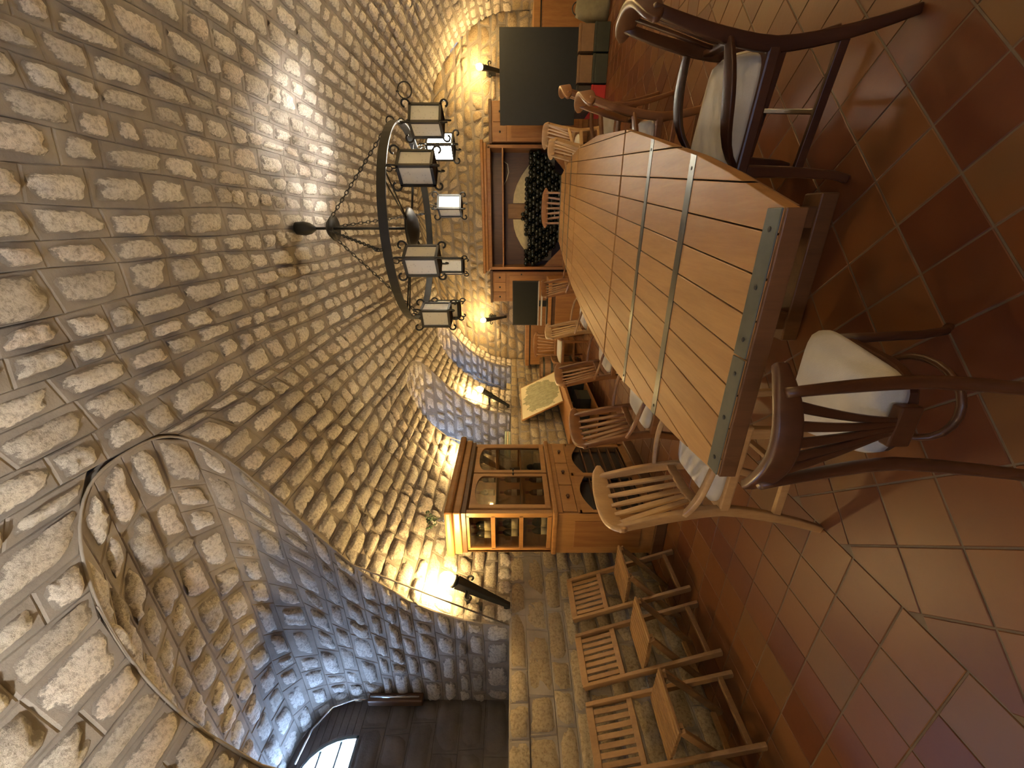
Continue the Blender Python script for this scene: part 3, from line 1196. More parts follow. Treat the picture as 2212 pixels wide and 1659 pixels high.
MB().tube([(0.105 * math.cos(2 * PI * k / 24), 0.12 * math.sin(2 * PI * k / 24), 0.22) for k in range(24)], 0.009, 8, True).build('hoop', W, nc)
pts, ws = [], []
for k in range(21):
    x = -0.152 + 0.304 * k / 20
    f = abs(x) / 0.152
    pts.append((x, -0.262 + 0.085 * f ** 2.0, 0.728 - 0.006 * f * f))
    ws.append(max(0.03, 0.054 * (1 - 0.6 * f ** 4)))
MB().ribbon(pts, (0, 0.1, 1), ws, 0.024, True).build('crest_rail', W, nc, bevel=0.007)
for k in range(5):
    f = -1 + k / 2
    sp = [(f * (0.014 + 0.066 * (j / 8) ** 1.3), -0.165 - 0.014 * math.sin(PI * j / 8) - 0.082 * (j / 8) ** 1.3 + 0.014 * f * f * j / 8, 0.40 + 0.305 * j / 8) for j in range(9)]
    MB().ribbon(sp, (1, 0, 0), [0.012 + 0.012 * j / 8 for j in range(9)], 0.010, True).build('slat', W, nc, bevel=0.003)
MB().bx(-0.05, 0.05, -0.178, -0.152, 0.375, 0.425).build('back_rail', W, nc, bevel=0.004)


# ------------------------------------------------------------------ folding chairs along the left wall
def make_fold():
    root = thing('folding_chair', '', 'chair')
    W = 'fold_wood'
    # local: front = +Y; the back leans on the wall at -Y
    for s in (-1, 1):
        x = s * 0.165
        a, b = Vector((x, -0.24, 0.82)), Vector((x, 0.10, 0.0))
        MB().beam(a, b, 0.045, 0.022, (0, 1, 0)).build('long_leg', W, root, bevel=0.004)
        x2 = s * 0.138
        MB().beam((x2, 0.17, 0.43), (x2, -0.26, 0.0), 0.04, 0.02, (0, 1, 0)).build('short_leg', W, root, bevel=0.004)
    d = (Vector((0, 0.10, 0)) - Vector((0, -0.24, 0.82))).normalized()
    p = lambda z: Vector((0, -0.24 + (0.82 - z) * 0.34 / 0.82, z))
    up = Vector((0, d.z, -d.y))
    for z, wd in ((0.805, 0.045), (0.575, 0.035)):
        q = p(z)
        MB().beam(q + Vector((-0.155, 0, 0)), q + Vector((0.155, 0, 0)), wd, 0.02, -d).build('back_rail', W, root, bevel=0.003)
    for k in range(7):
        x = -0.123 + 0.041 * k
        a, b = p(0.79), p(0.585)
        MB().beam(a + Vector((x, 0, 0)), b + Vector((x, 0, 0)), 0.026, 0.010, (1, 0, 0)).build('back_slat', W, root, bevel=0.002)
    for x in (-0.115, 0.115):
        MB().bx(x - 0.012, x + 0.012, -0.10, 0.175, 0.415, 0.438).build('seat_bearer', W, root, bevel=0.002)
    for k in range(8):
        y = -0.105 + 0.039 * k
        MB().bx(-0.15, 0.15, y - 0.016, y + 0.016, 0.438, 0.452).build('seat_slat', W, root, bevel=0.002)
    for (y, z) in ((0.075, 0.06), (-0.235, 0.045)):
        w = 0.155 if y > 0 else 0.13
        MB().bx(-w, w, y - 0.012, y + 0.012, z, z + 0.03).build('stretcher', W, root, bevel=0.003)
    return root


fp = make_fold()
FL = ['slatted wooden folding chair by the left wall, nearest the tall display cabinet',
      'slatted wooden folding chair, middle one of the three along the left wall',
      'slatted wooden folding chair by the left wall below the window, farthest from the cabinet',
      'slatted wooden folding chair cut off by the lower frame edge beside the left wall']
for (y, r), lab in zip(((2.13, 0.0), (1.68, 0.03), (1.235, -0.03), (0.77, 0.02)), FL):
    c = copy_tree(fp)
    c.location = (-2.52, y, 0)
    c.rotation_euler = (0, 0, -PI / 2 + r)
    c['label'] = lab
    c['group'] = 'folding chairs along the left wall'
for o in list(fp.children_recursive) + [fp]:
    bpy.data.objects.remove(o)
# ------------------------------------------------------------------ chandelier
CX, CY, RZ, RR = -0.06, 3.48, 2.125, 0.745
ch = thing('chandelier', 'black wrought-iron ring chandelier hanging on chains from the vault above the table', 'chandelier', (CX, CY, 2.0))
ch_z = 2.0


def L(p):
    return Vector(p) - Vector((0, 0, ch_z))


prof = [(RR - 0.006, RZ - 0.03), (RR + 0.006, RZ - 0.03), (RR + 0.006, RZ + 0.03), (RR - 0.006, RZ + 0.03)]
rg = MB()
n = 72
vs = [(r * math.cos(2 * PI * k / n), r * math.sin(2 * PI * k / n), z - ch_z) for k in range(n) for r, z in prof]
rg.add(vs, [(k * 4 + j, k * 4 + (j + 1) % 4, ((k + 1) % n) * 4 + (j + 1) % 4, ((k + 1) % n) * 4 + j) for k in range(n) for j in range(4)])
rg.build('ring', 'iron', ch, smooth=False)
MB().tube([L((0, 0, 2.12)), L((0, 0, 3.06))], 0.011, 10).build('rod', 'iron', ch)
MB().lathe([(0.012, 2.92 - ch_z), (0.045, 2.97 - ch_z), (0.055, 3.02 - ch_z), (0.05, 3.085 - ch_z), (0.03, 3.10 - ch_z)], 18).build('ceiling_cup', 'iron', ch)
MB().lathe([(0.012, 2.83 - ch_z), (0.06, 2.815 - ch_z), (0.10, 2.775 - ch_z), (0.105, 2.76 - ch_z), (0.02, 2.775 - ch_z)], 24).build('chain_plate', 'iron', ch)
MB().lathe([(0.01, 2.06 - ch_z), (0.09, 2.075 - ch_z), (0.155, 2.11 - ch_z), (0.165, 2.135 - ch_z), (0.155, 2.14 - ch_z), (0.02, 2.15 - ch_z)], 28).build('centre_dish', 'iron', ch)
for k in range(8):
    a = PI / 8 + PI / 4 * k + 0.13
    e = Vector((math.cos(a), math.sin(a), 0))
    if k % 2 == 0:
        for da in (-0.05, 0.05):
            q = Vector((math.cos(a + da), math.sin(a + da), 0))
            MB().tube([q * 0.14 + L((0, 0, 2.125)), q * (RR - 0.004) + L((0, 0, RZ))], 0.006, 6).build('spoke', 'iron', ch)
for k in range(4):
    a = PI / 4 + PI / 2 * k + 0.62
    p0 = Vector((0.095 * math.cos(a), 0.095 * math.sin(a), 2.765 - ch_z))
    p1 = Vector((RR * math.cos(a), RR * math.sin(a), RZ + 0.05 - ch_z))
    cm = MB()
    d = p1 - p0
    nl = 24
    t = d.normalized()
    s1 = t.cross(Vector((0, 0, 1))).normalized()
    s2 = t.cross(s1)
    for j in range(nl):
        c = p0 + d * ((j + 0.5) / nl)
        sa = s1 if j % 2 else s2
        hl_ = d.length / nl * 0.66
        cm.tube([c + t * (hl_ * math.cos(q)) + sa * (0.011 * math.sin(q)) for q in [2 * PI * i / 10 for i in range(10)]], 0.0035, 5, True)
    cm.build('chain', 'iron', ch)
    MB().tube([p1 + Vector((0, 0, -0.0)) + e_ for e_ in [Vector((math.cos(a) * 0.03 * math.cos(q), math.sin(a) * 0.03 * math.cos(q), 0.03 * math.sin(q))) for q in [2 * PI * i / 14 for i in range(14)]]], 0.005, 6, True).build('chain_loop', 'iron', ch)


def make_lantern(name, label, lit, group):
    ln = thing(name, label, 'lantern', group=group)
    s, h_ = 0.068, 0.215          # half width, height; origin at the top centre
    fm = MB()
    for z in (0, -h_):
        for sx in (-1, 1):
            fm.box((sx * s, 0, z), (0.018, 2 * s + 0.018, 0.018))
            fm.box((0, sx * s, z), (2 * s + 0.018, 0.018, 0.018))
    for sx in (-1, 1):
        for sy in (-1, 1):
            fm.box((sx * s, sy * s, -h_ / 2), (0.018, 0.018, h_))
    fm.build('frame', 'iron', ln)
    for sx in (-1, 1):
        m1 = 'milk_glass_lit' if lit else 'milk_glass'
        MB().bx(sx * s - 0.002, sx * s + 0.002, -s + 0.006, s - 0.006, -h_ + 0.006, -0.006).build('pane', m1, ln)
        MB().bx(-s + 0.006, s - 0.006, sx * s - 0.002, sx * s + 0.002, -h_ + 0.006, -0.006).build('pane', m1, ln)
    for sx in (-1, 1):
        for sy in (-1, 1):
            dgn = Vector((sx, sy, 0)).normalized()
            c = Vector((sx * s, sy * s, 0))
            MB().tube(scroll(c + dgn * 0.004 + Vector((0, 0, 0.036)), 0.036, -PI / 2, 0.72, dgn, Vector((0, 0, 1)), 14, 0.45), 0.007, 6).build('scroll', 'iron', ln)
            MB().tube(scroll(c + dgn * 0.004 + Vector((0, 0, -h_ - 0.03)), 0.03, PI / 2, -0.72, dgn, Vector((0, 0, 1)), 14, 0.45), 0.007, 6).build('scroll', 'iron', ln)
    # hanger: crossbar, stem and eye
    MB().box((0, 0, 0.0), (2 * s, 0.012, 0.006)).tube([(0, 0, 0), (0, 0, 0.06)], 0.005, 6).build('hanger', 'iron', ln)
    MB().tube([(0.022 * math.cos(q), 0, 0.078 + 0.022 * math.sin(q)) for q in [2 * PI * i / 14 for i in range(14)]], 0.004, 6, True).build('eye', 'iron', ln)
    MB().bx(-s, s, -s, s, -h_ - 0.004, -h_ + 0.002).build('light_block', 'iron', ln)  # opaque bottom added to keep lamp light off table and floor
    MB().lathe([(0.016, -0.012), (0.016, -0.07), (0.006, -0.075)], 12).build('lamp_holder', 'white_wire', ln)
    if lit:
        MB().lathe([(0.004, -0.165), (0.022, -0.15), (0.03, -0.125), (0.024, -0.095), (0.014, -0.075)], 14).build('bulb', 'bulb_lantern', ln)
    return ln


LL = {0: 'unlit iron lantern on the right back of the chandelier ring, hung highest', 1: 'back'}
names = []
for k in range(8):
    names.append(PI / 8 + PI / 4 * k + 0.13)
lab = ['', '', '', '', '', '', '', '']
lab[0] = 'glowing iron lantern, the only lit one, at the right rear of the chandelier ring'
lab[1] = 'unlit milk-glass lantern at the rear of the chandelier ring, beside the lit one'
lab[2] = 'unlit milk-glass lantern at the rear of the ring, partly behind the front left lantern'
lab[3] = 'unlit lantern at the left rear of the ring, mostly hidden by another lantern'
lab[4] = 'unlit milk-glass lantern at the far left end of the chandelier ring'
lab[5] = 'large unlit milk-glass lantern at the front left of the chandelier ring'
lab[6] = 'large unlit milk-glass lantern at the front right of the chandelier ring'
lab[7] = 'unlit milk-glass lantern at the far right end of the chandelier ring'
un = make_lantern('hanging_lantern', lab[1], False, 'lanterns on the chandelier')
for k in range(8):
    a = names[k]
    if k == 0:
        o = make_lantern('hanging_lantern', lab[0], True, 'lanterns on the chandelier')
    elif k == 1:
        o = un
    else:
        o = copy_tree(un)
        o['label'] = lab[k]
    o.location = (CX + RR * math.cos(a), CY + RR * math.sin(a), RZ - 0.125)
    o.rotation_euler = (0, 0, a + 0.5 * (k % 3) + 0.3)


# bowl lamps added as fill light for the vault, unseen behind the camera
for q, (x, y) in enumerate(((-1.2, -0.8), (1.2, -1.3))):
    t = thing('fill_bowl', ('left', 'right')[q] + ' added bowl fill light, unseen behind the camera', 'added fill lamp', (x, y, 1.9), 0, 'added fill lamps behind the camera')
    MB().lathe([(0.03, 0.0), (0.14, 0.05), (0.21, 0.15), (0.22, 0.20), (0.212, 0.20), (0.20, 0.155), (0.13, 0.06), (0.02, 0.012)], 28).build('bowl', 'iron', t)
    top = ZS + VB * math.sqrt(1 - ((x - XC) / VA) ** 2) - 1.9
    MB().tube([(0, 0, 0.01), (0, 0, top)], 0.009, 8).build('rod', 'iron', t)
    MB().lathe([(0.012, 0.08), (0.028, 0.10), (0.032, 0.125), (0.02, 0.155), (0.011, 0.165)], 14).build('bulb', 'bulb_fill', t)


# ------------------------------------------------------------------ torch sconces
def make_sconce():
    t = thing('torch_sconce', '', 'wall lamp')
    # local: wall plane y = 0, room towards +Y, origin at the tail; shaft leans out
    a, b = Vector((0, 0.03, 0)), Vector((0, 0.29, 0.41))
    MB().beam(a, b, 0.035, 0.035, (1, 0, 0), 0.075, 0.075).build('shaft', 'torch_black', t, bevel=0.006)
    d = (b - a).normalized()
    rot = d.to_track_quat('Z', 'Y').to_matrix()
    MB().lathe([(0.034, 0), (0.05, 0.012), (0.05, 0.03), (0.03, 0.04)], 16, b, rot).build('collar', 'torch_black', t)
    MB().lathe([(0.026, 0.03), (0.043, 0.055), (0.046, 0.085), (0.034, 0.12), (0.006, 0.14)], 16, b, rot).build('bulb', 'bulb_warm', t)
    MB().beam((0, 0.0, 0.33), (0, 0.235, 0.33), 0.022, 0.03, (1, 0, 0)).build('wall_arm', 'torch_black', t, bevel=0.003)
    for s in (-1, 1):
        pts = [(0.0, 0.235, 0.335), (s * 0.05, 0.23, 0.33)] + [tuple(q) for q in scroll((s * 0.085, 0.225, 0.31), 0.03, PI / 2, -s * 0.7, (1, 0, 0), (0, 0, 1), 10, 0.4)]
        MB().tube(pts, 0.010, 6).build('scroll', 'torch_black', t)
    MB().box((0, 0.012, 0.30), (0.07, 0.024, 0.16)).build('wall_plate', 'torch_black', t, bevel=0.004)
    MB().box((0, 0.02, 0.02), (0.05, 0.04, 0.05)).build('tail_bracket', 'torch_black', t, bevel=0.003)
    return t


sp_ = make_sconce()
SC = [((XL, 2.145, 1.30), -PI / 2, 'black torch wall lamp between the near window niche and the tall display cabinet'),
      ((XL, 5.75, 1.325), -PI / 2, 'black torch wall lamp on the left wall between the two far niches'),
      ((XL, 3.93, 1.34), -PI / 2, 'torch wall lamp almost hidden behind the tall display cabinet'),
      ((-1.90, YB, 1.40), PI, 'torch wall lamp on the back wall above the television'),
      ((2.33, YB, 1.34), PI, 'torch wall lamp on the back wall above the slate board'),
      ((XR, 2.2, 1.34), PI / 2, 'added unseen torch lamp on the right wall opposite the near niche'),  # from here on: unseen torches added to light the vault
      ((XR, 4.0, 1.34), PI / 2, 'added unseen torch lamp on the middle of the right wall'),
      ((XR, 5.8, 1.34), PI / 2, 'added unseen torch lamp on the right wall near the back corner'),
      ((XL, -0.9, 1.34), -PI / 2, 'added unseen torch lamp on the left wall behind the camera'),
      ((XR, -0.9, 1.34), PI / 2, 'added unseen torch lamp on the right wall behind the camera')]
for i, (loc, rz, lb) in enumerate(SC):
    o = sp_ if i == 0 else copy_tree(sp_)
    # walls bow into the vault here, so the foot is set just off the surface
    o.location = (loc[0] + (0.012 if loc[0] == XL else -0.012 if loc[0] == XR else 0), loc[1] - (0.03 if loc[1] == YB else 0), loc[2])
    o.rotation_euler = (0, 0, rz)
    tag(o, lb, None, 'torch lamps on the walls')

# iron rings hanging from the vault
for (x, y, z), lb in (((1.646, 6.469, 2.86), 'iron ring on a hook in the vault to the right of the chandelier'),
                      ((1.60, 7.75, 2.80), 'small iron ring on the vault half hidden by the rightmost lantern')):
    t = thing('iron_ring', lb, 'ring', (x, y, z), 0, 'iron rings on the vault')
    MB().tube([(0, 0, 0.06), (0, 0, -0.02)], 0.008, 6).build('hook', 'iron', t)
    MB().tube([(0.095 * math.cos(q), -0.05, -0.11 + 0.095 * math.sin(q)) for q in [2 * PI * i / 24 for i in range(24)]], 0.008, 6, True).build('loop', 'iron', t)

# conduit and tube lamp in the near niche
yc0 = NICHES[0][0] + NICHES[0][1]
cp = MB().tube([(XN + 0.05, yc0 - 0.45, 2.93), (XN + 0.08, yc0 - 0.25, 2.89), (XN + 0.1, yc0 - 0.1, 2.78), (XN + 0.1, yc0 - 0.045, 2.62), (XN + 0.1, yc0 - 0.045, 2.5)], 0.008, 6)
tag(cp.build('cable_conduit', 'chrome'), 'thin shiny cable conduit curving down beside the niche window', 'conduit')
t = thing('tube_lamp', 'slim dark tube lamp fixed upright in the window niche corner', 'lamp', (XN + 0.12, yc0 - 0.06, 2.03))
MB().bx(-0.035, 0.035, -0.03, 0.04, 0, 0.46).build('housing', 'cabinet_dark', t, bevel=0.01)
MB().tube([(0.045, 0, 0.03), (0.045, 0, 0.44)], 0.009, 8).build('tube', 'chrome', t)

# ------------------------------------------------------------------ display cabinet by the left wall
VX, VY = -2.42, 3.02
vt = thing('display_cabinet', 'tall wooden display cabinet with glass doors against the left wall', 'cabinet', (VX, VY, 0))
W = 'vitrine_wood'
dx, dy = 0.21, 0.53          # half depth, half width
MB().bx(-dx - 0.02, dx + 0.03, -dy - 0.03, dy + 0.03, 0.0, 0.09).build('plinth', 'cabinet_dark', vt, bevel=0.006)
MB().bx(-dx, -dx + 0.02, -dy, dy, 0.09, 1.72).build('back_panel', 'cabinet_wood', vt)
for s in (-1, 1):
    MB().bx(-dx, dx, s * dy - 0.012, s * dy + 0.012, 0.09, 0.90).build('side_panel', W, vt, bevel=0.003)
    MB().bx(-dx + 0.07, dx - 0.07, s * (dy + 0.012) - 0.006, s * (dy + 0.012) + 0.006, 0.20, 0.76).build('side_field', 'cabinet_wood', vt, bevel=0.004)
MB().bx(-dx, dx, -dy, dy, 0.09, 0.115).build('floor_board', W, vt)
MB().bx(-dx - 0.005, dx + 0.03, -dy - 0.03, dy + 0.03, 0.90, 0.945).build('waist_moulding', W, vt, bevel=0.012)
# lower front: frame, three drawers, two arched bottle racks
MB().bx(dx - 0.02, dx, -dy, dy, 0.86, 0.90).build('front_rail', W, vt)
for y in (-dy + 0.02, 0.0, dy - 0.02):
    MB().bx(dx - 0.02, dx, y - 0.025, y + 0.025, 0.115, 0.72).build('front_stile', W, vt, bevel=0.003)
MB().bx(dx - 0.02, dx, -dy, dy, 0.70, 0.735).build('front_rail', W, vt)
MB().bx(dx - 0.02, dx, -dy, dy, 0.115, 0.155).build('front_rail', W, vt)
for k in range(3):
    y0 = -dy + 0.015 + k * 0.3435
    dr = MB().bx(dx - 0.015, dx + 0.012, y0, y0 + 0.335, 0.74, 0.858).build('drawer', W, vt, bevel=0.004)
    MB().lathe([(0.008, 0), (0.008, 0.012), (0.017, 0.02), (0.012, 0.032)], 12, (dx + 0.012, y0 + 0.168, 0.80), Matrix.Rotation(PI / 2, 3, 'Y')).build('knob', 'cabinet_dark', dr)
for s in (-1, 1):
    # spandrel board with an arched lower edge
    yc_ = s * 0.255
    pl = [(yc_ - 0.23, 0.70)] + [(yc_ - 0.23 + 0.46 * k / 14, 0.60 + 0.075 * math.sin(PI * k / 14)) for k in range(15)] + [(yc_ + 0.23, 0.70)]
    MB().prism(pl, dx - 0.018, dx - 0.002, lambda y, z, h: (h, y, z)).build('arched_board', W, vt)
    MB().bx(dx - 0.09, dx - 0.075, yc_ - 0.235, yc_ + 0.235, 0.13, 0.69).build('rack_back', 'box_black', vt)
    for k in range(5):
        z = 0.17 + 0.095 * k
        MB().bx(dx - 0.07, dx - 0.02, yc_ - 0.232, yc_ + 0.232, z, z + 0.012).build('rack_bar', 'cabinet_dark', vt)
# upper glazed part
for y in (-dy + 0.022, dy - 0.022):
    MB().bx(dx - 0.045, dx, y - 0.022, y + 0.022, 0.945, 1.66).build('corner_post', W, vt, bevel=0.003)
    MB().bx(-dx, -dx + 0.045, y - 0.022, y + 0.022, 0.945, 1.66).build('corner_post', W, vt, bevel=0.003)
for s in (-1, 1):
    y = s * (dy - 0.014)
    for z in (0.95, 1.185, 1.42, 1.635):
        MB().bx(-dx + 0.03, dx - 0.03, y - 0.014, y + 0.014, z, z + 0.035).build('side_bar', W, vt, bevel=0.002)
    for z in (0.985, 1.22, 1.455):
        MB().bx(-dx + 0.04, dx - 0.04, y - 0.003, y + 0.003, z, z + 0.20).build('side_pane', 'vitrine_glass', vt)
    # arched glass door
    y0, y1 = (0.008, 0.478) if s > 0 else (-0.478, -0.008)
    ym, hw = (y0 + y1) / 2, (y1 - y0) / 2 - 0.04
    dr = MB().bx(dx - 0.006, dx + 0.014, y0, y1, 0.955, 1.0).build('door', W, vt, bevel=0.003)
    for q in (y0, y1 - 0.04):
        MB().bx(dx - 0.006, dx + 0.014, q, q + 0.04, 1.0, 1.64).build('door_stile', W, dr)
    hp_ = [(ym - hw, 1.64), (ym - hw, 1.545)] + [(ym - hw * math.cos(PI * k / 14), 1.545 + 0.06 * math.sin(PI * k / 14)) for k in range(1, 14)] + [(ym + hw, 1.545), (ym + hw, 1.64)]
    MB().prism(hp_, dx - 0.006, dx + 0.014, lambda y, z, h: (h, y, z)).build('door_head', W, dr)
    MB().bx(dx + 0.002, dx + 0.006, ym - hw, ym + hw, 1.0, 1.61).build('door_pane', 'vitrine_glass', dr)
    MB().lathe([(0.006, 0), (0.006, 0.012), (0.012, 0.02), (0.008, 0.028)], 10, (dx + 0.014, s * 0.03, 1.27), Matrix.Rotation(PI / 2, 3, 'Y')).build('knob', 'pewter', dr)
for z in (1.20, 1.435):
    MB().bx(-dx + 0.02, dx - 0.05, -dy + 0.03, dy - 0.03, z - 0.012, z).build('shelf', W, vt)
MB().bx(-dx, dx + 0.012, -dy - 0.012, dy + 0.012, 1.66, 1.70).build('frieze', 'cabinet_dark', vt, bevel=0.004)
MB().bx(-dx, dx + 0.03, -dy - 0.03, dy + 0.03, 1.70, 1.765).build('cornice', W, vt, bevel=0.012)
MB().bx(-dx, dx + 0.065, -dy - 0.065, dy + 0.065, 1.765, 1.83).build('cornice_top', W, vt, bevel=0.02)


def bottle_mb(h_=0.30, r=0.036):
    return MB().lathe([(r * 0.8, 0), (r, 0.006), (r, h_ * 0.58), (r * 0.85, h_ * 0.68), (r * 0.4, h_ * 0.78), (r * 0.36, h_ * 0.97), (r * 0.42, h_ * 0.975), (r * 0.42, h_)], 14)


bt = thing('wine_bottle', '', 'bottle')
b_ = bottle_mb(0.20, 0.03).build('glass', 'bottle_glass', bt)
MB().lathe([(0.0306, 0.03), (0.0306, 0.085)], 14).build('label', 'bottle_label', bt)
MB().lathe([(0.0128, 0.16), (0.0132, 0.2005), (0.004, 0.2012)], 12).build('foil', 'foil', bt)
spots = []
for zi, z in enumerate((0.945, 1.20, 1.435)):
    for k in range(3):
        spots.append((VX - 0.06 + 0.055 * k - 0.03 * zi, VY - 0.44 + 0.03 * (k % 2) + 0.01 * zi, z, zi))
    for k in range(2):
        spots.append((VX - 0.1 + 0.06 * k, VY + 0.12 + 0.13 * k, z, zi))
SH = ('bottom', 'middle', 'top')
for i, (x, y, z, zi) in enumerate(spots):
    o = bt if i == 0 else copy_tree(bt)
    o.location = (x, y, z)
    o.rotation_euler = (0, 0, random.uniform(0, 6))
    tag(o, 'small dark wine bottle on the %s shelf inside the display cabinet' % SH[zi], None, 'bottles on the %s shelf of the display cabinet' % SH[zi])
fg = thing('figurine', 'small dark figurine with round head behind the far glass door of the display cabinet', 'figurine', (VX + 0.06, VY + 0.33, 0.945))
MB().lathe([(0.05, 0), (0.055, 0.02), (0.04, 0.06), (0.045, 0.10), (0.022, 0.125)], 16).build('body', 'pewter', fg)
MB().lathe([(0.01, 0.118), (0.03, 0.13), (0.034, 0.15), (0.02, 0.178), (0.004, 0.182)], 14).build('head', 'pewter', fg)
cpx = thing('tankard', 'squat pewter tankard on the upper shelf of the display cabinet', 'tankard', (VX + 0.04, VY + 0.28, 1.20))
MB().lathe([(0.045, 0), (0.05, 0.01), (0.04, 0.09), (0.043, 0.10), (0.036, 0.095)], 16).build('cup', 'pewter', cpx)
MB().tube([tuple(q) for q in arc((0, 0.042, 0.05), 0.03, -PI / 2, PI / 2, 8, (0, 1, 0), (0, 0, 1))], 0.005, 6).build('handle', 'pewter', cpx)
# on top of the cabinet: a vase of dried flowers
vs_ = thing('flower_vase', 'glass vase with dark dried flowers on top of the display cabinet', 'vase', (VX + 0.0, VY - 0.38, 1.83))
MB().lathe([(0.03, 0), (0.045, 0.02), (0.04, 0.06), (0.025, 0.09), (0.032, 0.11)], 14).build('vase', 'chrome', vs_)
fl = MB()
for k in range(26):
    a, r = random.uniform(0, 6.28), random.uniform(0.01, 0.10)
    tip = Vector((r * math.cos(a), r * math.sin(a), 0.13 + random.uniform(0, 0.07)))
    fl.tube([(0, 0, 0.06), tip * 0.6 + Vector((0, 0, 0.03)), tip], [0.002, 0.002, 0.001], 4)
    fl.lathe([(0.002, -0.012), (0.014, 0), (0.002, 0.012)], 6, tip)
fl.build('flowers', 'leaf', vs_)

# ------------------------------------------------------------------ wine cabinet on the back wall
BY = 7.60                      # front plane
wc = thing('wine_cabinet', 'wide wooden cabinet with open front full of stacked bottles on the back wall', 'cabinet', (0.165, BY, 0))
W = 'cabinet_wood'
hw = 1.0
dp = 0.52
MB().bx(-hw, hw, dp - 0.02, dp, 0.08, 1.68).build('back_panel', 'cabinet_dark', wc)
for s in (-1, 1):
    MB().bx(s * hw - 0.025, s * hw + 0.025, 0.0, dp, 0.0, 1.70).build('side_panel', W, wc, bevel=0.004)
    # sloping corner boards at the foot of the rack
    pl = [(s * (hw - 0.03), 0.30), (s * (hw - 0.42), 0.30), (s * (hw - 0.03), 0.68)]
    if s < 0:
        pl.reverse()
    MB().prism(pl, 0.02, 0.10, lambda x, z, h: (x, h, z)).build('corner_board', W, wc, bevel=0.004)
MB().bx(-hw, hw, 0.0, dp, 0.0, 0.30).build('base', W, wc, bevel=0.006)
MB().bx(-hw - 0.02, hw + 0.02, -0.02, dp, 0.28, 0.32).build('rack_floor', W, wc, bevel=0.006)
MB().bx(-hw, hw, 0.005, dp, 1.43, 1.455).build('shelf', W, wc, bevel=0.004)
MB().bx(-hw, hw, 0.0, dp, 1.655, 1.72).build('top_rail', W, wc, bevel=0.004)
MB().bx(-hw - 0.05, hw + 0.05, -0.05, dp, 1.72, 1.77).build('cornice', W, wc, bevel=0.012)
MB().bx(-hw - 0.09, hw + 0.09, -0.09, dp, 1.77, 1.82).build('cornice_top', W, wc, bevel=0.012)
MB().bx(-0.13, 0.13, dp - 0.10, dp - 0.02, 0.5, 1.36).build('centre_post', 'barrel_wood', wc, bevel=0.004)
for s in (-1, 1):
    # pale plastered quarter vault behind the bottles
    pl = [(s * 0.14, 0.5), (s * 0.14, 1.26)] + [(s * (0.14 + 0.76 * t), 1.26 - 0.42 * t ** 2) for t in (0.2, 0.4, 0.6, 0.8, 1.0)] + [(s * 0.90, 0.5)]
    if s > 0:
        pl.reverse()
    MB().prism(pl, dp - 0.09, dp - 0.021, lambda x, z, h: (x, h, z)).build('arched_panel', 'paper', wc, bevel=0.004)
tag(MB().tube([(0.98, BY + 0.30, 1.43), (0.93, BY + 0.26, 1.36), (0.80, BY + 0.25, 1.34), (0.68, BY + 0.27, 1.38), (0.60, BY + 0.30, 1.43)], 0.007, 6).build('white_cable', 'white_wire'),
    'loose white cable hanging inside the wine cabinet below its shelf', 'cable')
# stacked bottles, bases and necks towards the room
pb = bottle_mb(0.29, 0.037)
pm = pb.build('stacked_bottle', 'bottle_glass').data
bpy.data.objects.remove(bpy.data.objects['stacked_bottle'])
nb = 0
for r in range(12):
    for c in range(26):
        x = 0.165 - hw + 0.075 + c * 0.0755 + (0.0378 if r % 2 else 0)
        z = 0.36 + r * 0.0655
        lx = abs(x - 0.165)
        top = 1.03 + 0.06 * max(0, 0.3 - abs(x - 0.0)) / 0.3 + 0.03 * math.sin(x * 5)
        if lx > hw - 0.065 or z > top:
            continue
        if lx > hw - 0.47 and z < 0.34 + (lx - (hw - 0.47)) * 0.95 + 0.04:
            continue
        o = bpy.data.objects.new('stacked_bottle', pm)
        COL.objects.link(o)
        flip = (r + c) % 3 == 0
        y = BY + (0.035 + random.uniform(0, 0.02))
        o.location = (x, y + (0.0 if not flip else 0.29), z)
        o.rotation_euler = (-PI / 2 if not flip else PI / 2, 0, 0)
        tag(o, 'dark wine bottle lying in the stacked pile inside the wine cabinet', 'bottle', 'bottles stacked in the wine cabinet')
        nb += 1
print('bottles', nb)


def wing(x0, x1, z1, name, label, knobs):
    t = thing(name, label, 'cabinet', ((x0 + x1) / 2, BY + 0.05, 0))
    w = (x1 - x0) / 2
    MB().bx(-w, w, 0.0, 0.47, 0.0, z1 - 0.05).build('carcass', 'cabinet_wood', t, bevel=0.004)
    MB().bx(-w - 0.02, w + 0.02, -0.03, 0.47, z1 - 0.05, z1).build('top', 'cabinet_dark', t, bevel=0.006)
    n_ = knobs
    for k in range(n_):
        a = -w + 0.01 + k * (2 * w - 0.02) / n_
        b = a + (2 * w - 0.02) / n_ - 0.008
        d_ = MB().bx(a, b, -0.018, 0.0, z1 - 0.30, z1 - 0.07).build('drawer', 'cabinet_wood', t, bevel=0.003)
        MB().lathe([(0.007, 0), (0.007, 0.012), (0.017, 0.02), (0.01, 0.03)], 12, ((a + b) / 2, -0.018, z1 - 0.185), Matrix.Rotation(PI / 2, 3, 'X')).build('knob', 'pewter', d_)
    d_ = MB().bx(-w + 0.01, w - 0.01, -0.018, 0.0, 0.10, z1 - 0.31).build('door', 'cabinet_wood', t, bevel=0.003)
    MB().bx(-w + 0.07, w - 0.07, -0.026, -0.018, 0.16, z1 - 0.37).build('door_field', 'cabinet_wood', d_, bevel=0.004)
    MB().lathe([(0.007, 0), (0.007, 0.012), (0.015, 0.02), (0.01, 0.028)], 12, (w - 0.05, -0.018, z1 - 0.6), Matrix.Rotation(PI / 2, 3, 'X')).build('knob', 'pewter', d_)
    return t


